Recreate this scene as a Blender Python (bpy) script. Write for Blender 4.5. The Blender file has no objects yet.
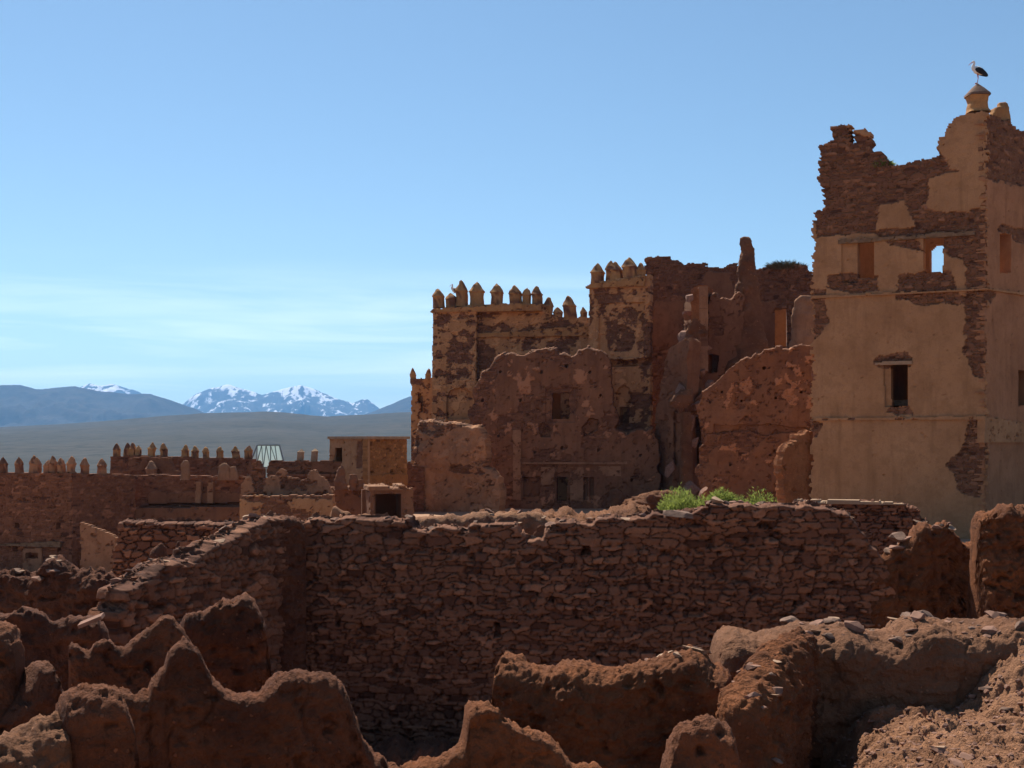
import bpy, math, random
import numpy as np
R = math.radians
random.seed(7); rng = np.random.default_rng(7)
SC = bpy.context.scene
COL = SC.collection
F, HOR = 1280.0, 440.0          # focal length in pixels, row of the horizon; eye is at the origin looking along +Y

# ------------------------------------------------------------------ noise
def _h(ix, iy, iz, s):
    h = (ix.astype(np.int64)*374761393 + iy.astype(np.int64)*668265263 + iz.astype(np.int64)*2147483647 + s*974634777) & 0xFFFFFFFF
    h = ((h ^ (h >> 13)) * 1274126177) & 0xFFFFFFFF
    h = ((h ^ (h >> 16)) * 2246822519) & 0xFFFFFFFF
    return ((h ^ (h >> 15)) & 0xFFFFFF) / float(0xFFFFFF)
def vn(x, y, z=0.0, s=0):
    x, y, z = np.broadcast_arrays(np.asarray(x, float), np.asarray(y, float), np.asarray(z, float))
    fx, fy, fz = np.floor(x), np.floor(y), np.floor(z)
    tx, ty, tz = x-fx, y-fy, z-fz
    tx = tx*tx*tx*(tx*(tx*6-15)+10); ty = ty*ty*ty*(ty*(ty*6-15)+10); tz = tz*tz*tz*(tz*(tz*6-15)+10)
    r = 0
    for a in (0, 1):
        for b in (0, 1):
            for c in (0, 1):
                r = r + _h(fx+a, fy+b, fz+c, s)*(tx if a else 1-tx)*(ty if b else 1-ty)*(tz if c else 1-tz)
    return r*2-1
def fbm(x, y, z=0.0, s=0, o=4, g=.5):
    r, a, n = 0, 1.0, 0
    for k in range(o):
        r = r + a*vn(np.asarray(x)*2**k+k*17.3, np.asarray(y)*2**k+k*5.1, np.asarray(z)*2**k+k*9.7, s+k); n += a; a *= g
    return r/n
def sst(a, b, x):
    t = np.clip((x-a)/(b-a), 0, 1); return t*t*(3-2*t)

# ------------------------------------------------------------------ mesh plumbing
def mesh_of(name, V, faces, mats, attrs=None, smooth=False, midx=None):
    me = bpy.data.meshes.new(name)
    V = np.asarray(V, float)
    fl = [np.asarray(f, np.int64) for f in faces if len(f)]
    lens = np.concatenate([np.full(len(f), f.shape[1]) for f in fl])
    loops = np.concatenate([f.ravel() for f in fl])
    me.vertices.add(len(V)); me.vertices.foreach_set('co', V.astype(np.float32).ravel())
    me.loops.add(len(loops)); me.loops.foreach_set('vertex_index', loops.astype(np.int32))
    me.polygons.add(len(lens))
    st = np.concatenate([[0], np.cumsum(lens)[:-1]])
    me.polygons.foreach_set('loop_start', st.astype(np.int32))
    me.polygons.foreach_set('use_smooth', np.full(len(lens), bool(smooth)))
    for m in (mats if isinstance(mats, (list, tuple)) else [mats]):
        me.materials.append(m)
    if midx is not None:
        me.polygons.foreach_set('material_index', np.asarray(midx, np.int32))
    for k, a in (attrs or {}).items():
        me.attributes.new(k, 'FLOAT', 'POINT').data.foreach_set('value', np.asarray(a, np.float32))
    me.update(calc_edges=True); me.validate()
    return me
def tag(o, label=None, cat=None, group=None, kind=None):
    if label: o['label'] = label
    if cat: o['category'] = cat
    if group: o['group'] = group
    if kind or label: o['kind'] = kind or 'thing'
    return o
def link(name, V, faces, mats, parent=None, attrs=None, smooth=False, midx=None):
    V = np.asarray(V, float)
    c = np.array([(V[:,0].min()+V[:,0].max())/2, (V[:,1].min()+V[:,1].max())/2, V[:,2].min()])
    me = mesh_of(name, V-c, faces, mats, attrs, smooth, midx)
    o = bpy.data.objects.new(name, me); COL.objects.link(o)
    w = c.copy()
    p = parent
    while p is not None:
        w = w-np.array(p.location); p = p.parent
    o.location = w
    if parent: o.parent = parent
    return o
def thing(name, label, cat, loc, group=None):
    o = bpy.data.objects.new(name, None); COL.objects.link(o)
    o.location = loc; o.empty_display_size = .3
    return tag(o, label, cat, group)

class PL:
    """a vertical wall plane through two sight-line points at given distances; u runs along it in metres"""
    def __init__(s, x0, d0, x1, d1):
        s.A = np.array([(x0-512)/F*d0, d0]); B = np.array([(x1-512)/F*d1, d1])
        s.L = np.linalg.norm(B-s.A); s.t = (B-s.A)/s.L; s.n = np.array([s.t[1], -s.t[0]])
    def uv(s, px, py):
        px = np.asarray(px, float); py = np.asarray(py, float); k = (px-512)/F
        u = (k*s.A[1]-s.A[0])/(s.t[0]-k*s.t[1]); d = s.A[1]+u*s.t[1]
        return u, (HOR-py)/F*d
    def poly(s, pts):
        a = np.asarray(pts, float); u, z = s.uv(a[:,0], a[:,1]); return np.stack([u, z], 1)
    def P(s, u, z, d):
        u, z, d = np.broadcast_arrays(u, z, d)
        return np.stack([s.A[0]+u*s.t[0]+d*s.n[0], s.A[1]+u*s.t[1]+d*s.n[1], z], -1)
    def shift(s, d):
        q = PL.__new__(PL); q.__dict__.update(s.__dict__); q.A = s.A+s.n*d; return q

def inside(P, u, z):
    r = np.zeros(np.shape(u), bool); n = len(P)
    for i in range(n):
        (x1, y1), (x2, y2) = P[i], P[(i+1) % n]
        if y1 == y2: continue
        r ^= ((y1 > z) != (y2 > z)) & (u < (x2-x1)*(z-y1)/(y2-y1)+x1)
    return r
def edge_dist(P, u, z, skip_last=0, flat=False):
    d = np.full(np.shape(u), 1e9); n = len(P)
    for i in range(n-skip_last):
        (x1, y1), (x2, y2) = P[i], P[(i+1) % n]
        if flat and abs(y2-y1) > 2.2*abs(x2-x1): continue
        l2 = (x2-x1)**2+(y2-y1)**2+1e-12
        t = np.clip(((u-x1)*(x2-x1)+(z-y1)*(y2-y1))/l2, 0, 1)
        d = np.minimum(d, np.hypot(u-x1-t*(x2-x1), z-y1-t*(y2-y1)))
    return d

def stones(U, Z, sx, sz, seed, px=5.0):
    """irregular coursed rubble: returns joint distance, per-stone random, stone centre"""
    hr = .55+1.1*np.random.default_rng(seed).random(600); zr = (np.cumsum(hr)-hr.sum()/2)*sz
    Zw = Z+.45*sz*vn(U/(sx*3.1), Z/(sz*9), 0, seed+5)+.16*sz*vn(U/(sx*.6), Z/(sz*1.5), 0, seed+6)+.06*sz*vn(U/(sx*.2), Z/(sz*.6), 0, seed+9)
    Uw = U+.12*sx*vn(U/(sx*1.1), Z/(sz*.9), 3, seed+7)+.05*sx*vn(U/(sx*.25), Z/(sz*.5), 3, seed+8)
    r = np.interp(Zw, zr, np.arange(600.)); j0 = np.floor(r)
    f1 = np.full(U.shape, 9.); f2 = f1.copy(); rn = np.zeros(U.shape); cu = U.copy(); cz = Z.copy()
    for dj in (-1, 0, 1):
        j = j0+dj
        sc = sx*(.5+1.2*_h(j, j*0+3, j*0, seed)**1.4); off = _h(j, j*0+9, j*0, seed)*7
        x = Uw/sc+off; i0 = np.floor(x)
        for di in (-1, 0, 1):
            i = i0+di
            cx = i+.5+(_h(i, j, j*0+1, seed)-.5)*.8; cy = j+.5+(_h(i, j, j*0+2, seed)-.5)*.35
            dx = np.abs(x-cx)*sc/sx; dy = np.abs(r-cy)
            d = (dx**px+dy**px)**(1/px)*(.72+.56*_h(i, j, j*0+4, seed)**1.5)
            n1 = d < f1
            f2 = np.where(n1, f1, np.minimum(f2, d))
            f1 = np.where(n1, d, f1)
            rn = np.where(n1, _h(i, j, j*0+3, seed), rn)
            cu = np.where(n1, (cx-off)*sc, cu); cz = np.where(n1, np.interp(cy, np.arange(600.), zr), cz)
    return f2-f1, rn, cu, cz

def grow_from_base(m):
    s = np.zeros_like(m); s[:, 0] = m[:, 0]
    while True:
        t = s.copy()
        t[1:] |= s[:-1]; t[:-1] |= s[1:]; t[:, 1:] |= s[:, :-1]; t[:, :-1] |= s[:, 1:]
        t &= m
        if (t == s).all(): return s
        s = t

SEED = [100]
def slab(name, pl, outline, mat, parent=None, zb=-5.0, res=.06, thick=.8, holes=(), recess=(), stone=(), bare=None,
         plaster=(), rag=.05, ragl=.25, rnd=0.0, ss=(.34, .12), relief=.04, und=.03, off=0.0, blocky=False, allstone=False, swarp=.3, smooth=False, fine=.012, jw=.16, sub=0, pale=(), flake=.42, pits=.46, barel=1.3, palef=None, putlog=()):
    SEED[0] += 31; sd = SEED[0]
    if off: pl = pl.shift(off)
    O = pl.poly(outline)
    O = np.concatenate([O, [[O[-1,0], zb-.5], [O[0,0], zb-.5]]])
    u0, u1 = O[:,0].min()-.15, O[:,0].max()+.15; z1 = O[:,1].max()+.15
    nu = max(3, int((u1-u0)/res)); nz = max(3, int((z1-zb)/res))
    ue = np.linspace(u0, u1, nu+1); ze = np.linspace(zb, z1, nz+1)
    U, Z = np.meshgrid(ue, ze, indexing='ij')
    Uc, Zc = np.meshgrid((ue[1:]+ue[:-1])/2, (ze[1:]+ze[:-1])/2, indexing='ij')
    wu = lambda a, b: a+rag*fbm(a/ragl, b/ragl, 1, sd, 3); wz = lambda a, b: b+rag*fbm(a/ragl, b/ragl, 5, sd+9, 3)
    if blocky:
        _, rr, cu, cz = stones(Uc, Zc, ss[0], ss[1], sd)
        q = .65
        mu, mz = Uc*(1-q)+cu*q, Zc*(1-q)+cz*q
    else: mu, mz = Uc, Zc
    m = inside(O, wu(mu, mz), wz(mu, mz))
    for h in holes:
        Hh = pl.poly(h); m &= ~inside(Hh, Uc+.02*fbm(Uc*4, Zc*4, 2, sd), Zc+.02*fbm(Uc*4, Zc*4, 7, sd))
    m = grow_from_base(m)
    f, rn, cu, cz = stones(U, Z, ss[0], ss[1], sd)
    Us = U+swarp*fbm(U/.8, Z/.6, 2, sd+3, 5, .62); Zs = Z+swarp*.8*fbm(U/.8, Z/.6, 8, sd+4, 5, .62)
    sm = np.zeros(U.shape, bool)
    if allstone: sm[:] = True
    for p in stone: sm |= inside(pl.poly(p), Us, Zs)
    if bare is not None: sm |= fbm(U/barel, Z/(barel*.8), 4, sd+11, 6, .6) > bare
    for p in plaster: sm &= ~inside(pl.poly(p), Us, Zs)
    if not allstone: sm |= fbm(U/.30, Z/.22, 6, sd+13, 4, .6)+.25*fbm(U/2.2, Z/2.2, 6, sd+14, 2) > flake
    pm = np.zeros(U.shape)
    for p in pale: pm = np.maximum(pm, inside(pl.poly(p), Us, Zs))
    if palef is not None: pm = np.maximum(pm, fbm(U/.55, Z/.45, 12, sd+16, 4, .6) > palef)
    pt = np.maximum(0, fbm(U/.16, Z/.14, 9, sd+15, 3)-pits)*(1-0.0)
    smf = sm.astype(float)
    st = sst(.0, jw, f)
    d = und*fbm(U/1.2, Z/1.2, 0, sd+1, 4)+fine*fbm(U/.15, Z/.15, 0, sd+2, 3)
    d = d-.35*pt+.035*pm+smf*(-.07+relief*(st-.6)+relief*.9*(rn-.5))
    if rnd > 0:
        e = edge_dist(O, wu(U, Z), wz(U, Z), 3, True)
        e = np.where(inside(O, wu(U, Z), wz(U, Z)), e, 0)
        q = np.clip(e/rnd, 0, 1); back = 1-np.sqrt(np.clip(1-(1-q)**2, 0, 1))
        d = d-back*thick*.47+back*.10*fbm(U/.22, Z/.22, 3, sd+21, 4)
        db = -thick+back*thick*.47
    else: db = np.full(U.shape, -thick)
    for p, dep in recess: d = d-dep*inside(pl.poly(p), U, Z)
    for hx, hy in putlog: d = d-.35*inside(pl.poly([(hx-.9, hy+1.1), (hx-1, hy-1), (hx+1, hy-1.1), (hx+1, hy+1)]), U, Z)
    d = np.maximum(d, db+.03)
    idx = np.arange(U.size).reshape(U.shape); N = U.size
    i, k = np.nonzero(m)
    a, b, c, e = idx[i, k], idx[i+1, k], idx[i+1, k+1], idx[i, k+1]
    fr = np.stack([a, b, c, e], 1); bk = np.stack([e, c, b, a], 1)+N
    mp = np.pad(m, 1); sides = []
    for (di, dk, p, q) in ((-1, 0, 'e', 'a'), (1, 0, 'b', 'c'), (0, -1, 'a', 'b'), (0, 1, 'c', 'e')):
        o_ = ~mp[i+1+di, k+1+dk]
        g = {'a': a, 'b': b, 'c': c, 'e': e}
        p1, q1 = g[p][o_], g[q][o_]
        sides.append(np.stack([q1, p1], 1))
    E = np.concatenate(sides); bv = np.unique(E); lut = np.zeros(N, np.int64); lut[bv] = np.arange(len(bv))
    Uf, Zf, df, dbf = U.ravel(), Z.ravel(), d.ravel(), db.ravel()
    V = [pl.P(U, Z, d).reshape(-1, 3), pl.P(U, Z, db).reshape(-1, 3)]
    ids = [bv]
    for k_ in range(1, sub+1):
        g_ = k_/(sub+1); dd = df[bv]*(1-g_)+dbf[bv]*g_; am = .11*math.sin(math.pi*min(1, g_*1.6)) if g_ < .6 else .10
        V.append(pl.P(Uf[bv]+am*.6*fbm(Uf[bv]/.14, Zf[bv]/.14, dd/.14, sd+31, 3), Zf[bv]+am*(fbm(Uf[bv]/.2, Zf[bv]/.3, dd/.16, sd+30, 4)+.45*vn(Uf[bv]/.09, dd/.09, 0, sd+33)), dd))
        ids.append(2*N+(k_-1)*len(bv)+np.arange(len(bv)))
    ids.append(bv+N); strips = []
    for k_ in range(len(ids)-1):
        a0, a1 = ids[k_], ids[k_+1]
        strips.append(np.stack([a0[lut[E[:,0]]], a0[lut[E[:,1]]], a1[lut[E[:,1]]], a1[lut[E[:,0]]]], 1))
    Q = np.concatenate([fr, bk]+strips)
    V = np.concatenate(V); bt = np.concatenate([np.arange(N), np.arange(N)]+[bv]*sub)
    at = {'stone': smf.ravel()[bt], 'rnd': rn.ravel()[bt], 'joint': (1-st.ravel())[bt], 'pale': pm.ravel()[bt]}
    used = np.unique(Q); rm = np.zeros(len(V), np.int64); rm[used] = np.arange(len(used))
    return link(name, V[used], [rm[Q]], mat, parent, {k_: v[used] for k_, v in at.items()}, smooth)

def mudwall(name, pl, prof, mat, parent=None, zb=-6.6, thick=.55, res=.03, r=.3, amp=.10, batter=.13, crest=.07, ends=.25, depth=None, fine=1.0, slope=0.0):
    SEED[0] += 31; sd = SEED[0]
    O = pl.poly(prof); o = np.argsort(O[:,0], kind='stable'); O = O[o]; r = r*.5
    n = max(6, int((O[-1,0]-O[0,0])/res)); u = np.linspace(O[0,0], O[-1,0], n)
    eu = ends*(1-np.cos(np.linspace(0, math.pi/2, 26))); u = np.unique(np.concatenate([O[0,0]+eu, O[-1,0]-eu, u[(u > O[0,0]+ends) & (u < O[-1,0]-ends)]])); n = len(u)
    T = np.interp(u, O[:,0], O[:,1])
    ph = u+2.7*sd
    T = T+crest*.7*fbm(ph/.22, ph*0+sd, 0, sd, 4)+crest*.35*np.abs(fbm(ph/.07, ph*0+sd, 3, sd, 2))
    T = T-crest*1.1; thick = thick*.62
    H = depth if depth else T.max()-zb
    nf = max(6, int(H/res)); na = max(6, int(1.7*r/res))
    fq = r+np.linspace(1, 0, nf)**1.0*(H-r)
    th = np.linspace(math.pi/2, 0, na)[1:]
    q = np.concatenate([fq, r*(1-np.cos(th))])               # depth below the crest, front side
    w = np.concatenate([np.ones(nf), np.sin(th)])             # half-thickness factor
    nbk = max(4, nf//4); bq = r+np.linspace(0, 1, nbk)*(H-r)
    thb = np.linspace(0, math.pi/2, max(4, na//2))[1:]
    q = np.concatenate([q, r*(1-np.cos(thb)), bq[1:]]); w = np.concatenate([w, -np.sin(thb), -np.ones(nbk-1)])
    ee = np.clip(np.minimum(u-u[0], u[-1]-u)/max(ends, .01), 0, 1); ef = np.sqrt(1-(1-ee)**2)
    U = np.repeat(u[:,None], len(q), 1); Q = np.repeat(q[None], n, 0); Wf = np.repeat(w[None], n, 0)
    Zz = T[:,None]-Q
    hw = thick/2*(1+batter*Q)*ef[:,None]
    D = Wf*hw
    x, z = U, Zz
    y = D
    wx = x+.12*fbm(x/.5, z/.5, y/.5, sd+20, 3); wz_ = z+.10*fbm(x/.6, z/.4, y/.5, sd+21, 3)
    dn = amp*fbm(x/.9, z/.9, y/.9, sd+1, 4)
    dn = dn+amp*.32*(1-2.2*np.abs(fbm(wx/.34, wz_/.30, y/.34, sd+2, 4, .55)))*fine
    dn = dn+amp*.30*fbm(wx/.10, wz_/.08, y/.10, sd+3, 4, .62)*fine
    dn = dn+amp*.5*vn(wx/.26, z/1.9, 0, sd+4)+amp*.22*sst(-.2, .2, vn(x/3, wz_/.16, 0, sd+5))
    dn = dn+amp*.55*np.maximum(0, fbm(x/.055, z/.05, y/.055, sd+24, 2)-.25)
    dn = dn+amp*.28*(1-2*np.abs(fbm(wx/.17, wz_/.15, y/.17, sd+25, 3)))
    pk = np.maximum(0, fbm(wx/.16, wz_/.12, y/.15, sd+22, 3)-.28); dn = dn-amp*2.0*pk
    ck = np.abs(fbm(x/.8, z/1.4, y, sd+6, 3)); dn = dn-.35*amp*(1-sst(.0, .03, ck))*(vn(x/1.5, z/1.5, 0, sd+8) > .1)
    nearc = np.exp(-Q/(r*1.2))
    cs = max(.035, 3.2*res)
    cl = np.maximum(0, fbm(x/cs, z/cs, y/cs, sd+7, 3))
    dn = dn+nearc*crest*.7*cl+nearc*crest*.35*fbm(x/.05, z/.05, y/.05, sd+23, 2)
    up = nearc*crest*.55*(fbm(x/(1.3*cs), y/(1.3*cs), z/(1.3*cs), sd+12, 4, .6))
    sgn = np.where(np.abs(Wf) > .999, np.sign(Wf), Wf)
    D = D+dn*sgn*ef[:,None]**.35
    Zz = Zz+up+dn*np.sqrt(np.clip(1-Wf**2, 0, 1))*.8
    if slope: D = D+slope*(T[:,None]-Q-T.mean())*0
    V = pl.P(U, Zz, D).reshape(-1, 3)
    m = len(q); idx = np.arange(n*m).reshape(n, m)
    Fq = np.stack([idx[:-1,:-1], idx[1:,:-1], idx[1:,1:], idx[:-1,1:]], -1).reshape(-1, 4)
    o = link(name, V, [Fq], mat, parent, None, True)
    return o

def column(name, pl, rows, mat, parent=None, depth=.9, ns=28, amp=.10, res=.12, cap=True, off=0.0, sq=2.0):
    """irregular pillar or boulder: rows of (row, left column, right column) on a plane, roundish in plan"""
    SEED[0] += 31; sd = SEED[0]
    a = np.asarray(rows, float)
    uL, zz = pl.uv(a[:,1], a[:,0]); uR, _ = pl.uv(a[:,2], a[:,0])
    nz = max(8, int(abs(zz[0]-zz[-1])/res))
    t = np.linspace(zz[0], zz[-1], nz)
    oz = np.argsort(zz); L = np.interp(t, zz[oz], uL[oz]); Rr = np.interp(t, zz[oz], uR[oz])
    c = (L+Rr)/2; w = np.maximum(.02, (Rr-L)/2)
    ang = np.linspace(0, 2*math.pi, ns, endpoint=False)
    ca, sa = np.cos(ang), np.sin(ang)
    k = (np.abs(ca)**sq+np.abs(sa)**sq)**(-1/sq)
    U = c[:,None]+w[:,None]*(k*ca)[None]; D = off+depth*w[:,None]*(k*sa)[None]; Z = np.repeat(t[:,None], ns, 1)
    d = amp*fbm(U/.6, Z/.6, D/.6, sd, 4)+amp*.4*fbm(U/.15, Z/.15, D/.15, sd+1, 3)
    U = U+d*ca; D = D+d*sa; Z = Z+d*.3
    V = pl.P(U, Z, D).reshape(-1, 3)
    idx = np.arange(nz*ns).reshape(nz, ns); j = np.roll(idx, -1, 1)
    Fq = np.stack([idx[:-1], j[:-1], j[1:], idx[1:]], -1).reshape(-1, 4)
    top, bot = (0, -1) if t[0] > t[-1] else (-1, 0)
    V = np.concatenate([V, [V[idx[top]].mean(0)+[0, 0, .02]], [V[idx[bot]].mean(0)]]); nv = len(V)
    T1 = np.stack([idx[top], np.roll(idx[top], -1), np.full(ns, nv-2)], 1); T2 = np.stack([idx[bot], np.roll(idx[bot], -1), np.full(ns, nv-1)], 1)
    return link(name, V, [Fq, T1, T2], mat, parent, None, True)

def merlon(pl, px, ptop, pbase, wpx, mat, parent, name='merlon', cap=.42, wear=.05, off=-.4):
    SEED[0] += 7; sd = SEED[0]
    pl = pl.shift(off); off = 0.0
    u, z1 = pl.uv(px, ptop); _, z0 = pl.uv(px, pbase); z0 -= .2
    D = pl.A[1]+u*pl.t[1]; w = wpx/F*D/2; h = z1-z0
    lv = np.array([0, .2, .4, 1-cap-.03, 1-cap+.005, 1-cap+.03, 1-cap*.66, 1-cap*.33, 1-cap*.1, 1.0])*random.uniform(.88, 1.04)
    rd = np.array([1, .97, .95, .95, 1.07, 1.05, .82, .52, .26, .08])
    ns = 16; ang = np.linspace(0, 2*math.pi, ns, endpoint=False)+.1
    sq = 5.; k = (np.abs(np.cos(ang))**sq+np.abs(np.sin(ang))**sq)**(-1/sq)
    U = u+w*rd[:,None]*(k*np.cos(ang))[None]; Dd = off+w*rd[:,None]*(k*np.sin(ang))[None]; Z = np.repeat((z0+h*lv)[:,None], ns, 1)
    d = wear*1.5*fbm(U/.3+sd, Z/.3, Dd/.3, sd, 4, .6)
    U = U+d*np.cos(ang)+random.uniform(-.10, .10)*h*lv[:,None]**1.3; Dd = Dd+d*np.sin(ang); Z = Z+.4*d
    V = pl.P(U, Z, Dd).reshape(-1, 3)
    n = len(lv); idx = np.arange(n*ns).reshape(n, ns); j = np.roll(idx, -1, 1)
    Fq = np.stack([idx[:-1], j[:-1], j[1:], idx[1:]], -1).reshape(-1, 4)
    V = np.concatenate([V, [V[idx[-1]].mean(0)+[0, 0, .03]]])
    T1 = np.stack([idx[-1], np.roll(idx[-1], -1), np.full(ns, len(V)-1)], 1)
    ms_ = (fbm(V[:,0]/.45, V[:,2]/.35, V[:,1]/.45, sd+3, 4) > .12).astype(float)
    return link(name, V, [Fq, T1], mat, parent, {'stone': ms_, 'rnd': _h(np.floor(V[:,2]/.14), np.floor((V[:,0]+V[:,1])/.3), V[:,0]*0, sd), 'joint': np.zeros(len(V)), 'pale': np.zeros(len(V))}, False)

def boxmesh(name, lo, hi, mat, parent=None, nz=1):
    (x0, y0, z0), (x1, y1, z1) = lo, hi
    V = [(x, y, z) for z in (z0, z1) for (x, y) in ((x0, y0), (x1, y0), (x1, y1), (x0, y1))]
    Fq = [(3, 2, 1, 0), (4, 5, 6, 7), (0, 1, 5, 4), (1, 2, 6, 5), (2, 3, 7, 6), (3, 0, 4, 7)]
    return link(name, V, [Fq], mat, parent)
def prism(name, pts, z0, z1, mat, parent=None):
    n = len(pts); V = [(x, y, z0) for x, y in pts]+[(x, y, z1) for x, y in pts]
    return link(name, V, [[tuple(range(n))[::-1], tuple(range(n, 2*n))], [(i, (i+1) % n, (i+1) % n+n, i+n) for i in range(n)]], mat, parent)

# ------------------------------------------------------------------ materials
class NT:
    def __init__(s, name):
        s.m = bpy.data.materials.new(name); s.m.use_nodes = True; s.t = s.m.node_tree; s.t.nodes.clear()
        s.out = s.n('ShaderNodeOutputMaterial'); s.b = s.n('ShaderNodeBsdfPrincipled')
        s.l(s.b.outputs[0], s.out.inputs[0]); s.b.inputs['Roughness'].default_value = .95; s.b.inputs['Specular IOR Level'].default_value = .15
        s.geo = s.n('ShaderNodeNewGeometry'); s.pos = s.geo.outputs['Position']
    def n(s, t, **k):
        o = s.t.nodes.new(t)
        for a, v in k.items(): setattr(o, a, v)
        return o
    def l(s, a, b): s.t.links.new(a, b)
    def set(s, i, v):
        if hasattr(v, 'is_linked') or isinstance(v, bpy.types.NodeSocket): s.l(v, i)
        else: i.default_value = v
    def scale(s, v, sc):
        o = s.n('ShaderNodeVectorMath', operation='MULTIPLY'); s.l(v, o.inputs[0]); o.inputs[1].default_value = sc; return o.outputs[0]
    def noise(s, sc, det=5, rough=.6, vec=None, dist=0.0):
        o = s.n('ShaderNodeTexNoise'); s.l(vec or s.pos, o.inputs['Vector'])
        o.inputs['Scale'].default_value = sc; o.inputs['Detail'].default_value = det; o.inputs['Roughness'].default_value = rough; o.inputs['Distortion'].default_value = dist
        return o.outputs['Fac']
    def ramp(s, f, stops):
        o = s.n('ShaderNodeValToRGB'); s.l(f, o.inputs[0]); e = o.color_ramp.elements
        while len(e) < len(stops): e.new(.5)
        for q, (p, c) in zip(e, stops):
            q.position = p; q.color = (*(c if isinstance(c, tuple) else (c, c, c)), 1)
        return o.outputs[0]
    def mix(s, f, a, b, mode='MIX'):
        o = s.n('ShaderNodeMix', data_type='RGBA', blend_type=mode); s.set(o.inputs[0], f)
        for i, v in ((6, a), (7, b)): s.set(o.inputs[i], (*v, 1) if isinstance(v, tuple) and len(v) == 3 else v)
        return o.outputs[2]
    def math(s, op, a, b=0.0):  # a, b: sockets or numbers
        o = s.n('ShaderNodeMath', operation=op); s.set(o.inputs[0], a); s.set(o.inputs[1], b); return o.outputs[0]
    def attr(s, nm): return s.n('ShaderNodeAttribute', attribute_name=nm).outputs['Fac']
    def bump(s, h, dist, strength=1.0):
        o = s.n('ShaderNodeBump'); o.inputs['Strength'].default_value = strength; o.inputs['Distance'].default_value = dist
        s.l(h, o.inputs['Height']); s.l(o.outputs[0], s.b.inputs['Normal'])
    def col(s, c): s.set(s.b.inputs['Base Color'], (*c, 1) if isinstance(c, tuple) else c)

def sc3(c, k): return tuple(min(1, x*k) for x in c)
def masonry(name, pa, pb, sa, sb, jt, streak=.55, ns=1.0):
    """plaster where 'stone' is 0, coursed stones coloured one by one where it is 1"""
    t = NT(name)
    n1 = t.noise(.55*ns, 6, .62); n2 = t.noise(7*ns, 5, .65); n3 = t.noise(34*ns, 4, .7)
    st = t.noise(1.0, 5, .6, t.scale(t.pos, (2.6, 2.6, .28)))
    pl = t.mix(t.ramp(n1, [(.32, 0.), (.68, 1.)]), pa, pb)
    pl = t.mix(t.math('MULTIPLY', t.ramp(st, [(.52, 0.), (.72, 1.)]), streak), pl, sc3(pb, .62))
    pl = t.mix(t.math('MULTIPLY', t.ramp(n2, [(.58, 0.), (.66, 1.)]), .3), pl, sc3(pb, .6))
    pl = t.mix(t.math('MULTIPLY', t.ramp(n2, [(.28, 1.), (.36, 0.)]), .35), pl, sc3(pa, 1.22))
    stn = t.mix(t.attr('rnd'), sa, sb)
    stn = t.mix(t.ramp(t.attr('rnd'), [(.9, 0.), (.93, 1.)]), stn, sc3(sb, 1.28))
    stn = t.mix(t.ramp(t.attr('rnd'), [(.05, 1.), (.08, 0.)]), stn, sc3(sa, .5))
    stn = t.mix(t.math('MULTIPLY', t.ramp(n2, [(.35, 0.), (.65, 1.)]), .4), stn, sc3(sa, .7))
    stn = t.mix(t.math('MULTIPLY', t.attr('joint'), .75), stn, jt)
    n5 = t.noise(1.7*ns, 5, .7)
    pl = t.mix(t.math('MULTIPLY', t.ramp(n5, [(.50, 0.), (.60, 1.)]), .38), pl, sc3(pb, .72))
    c = t.mix(t.attr('stone'), pl, stn)
    c = t.mix(t.math('MULTIPLY', t.attr('pale'), .8), c, tuple(min(.5, q_*1.75) for q_ in pa) if pa[0] < .3 else sc3(pa, 1.1))
    c = t.mix(t.math('MULTIPLY', t.ramp(n3, [(.4, 0.), (.6, 1.)]), .22), c, sc3(sa, .8))
    t.col(c)
    t.bump(t.math('ADD', t.math('MULTIPLY', n2, .7), t.math('MULTIPLY', n3, .5)), .035, .7)
    return t.m
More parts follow.
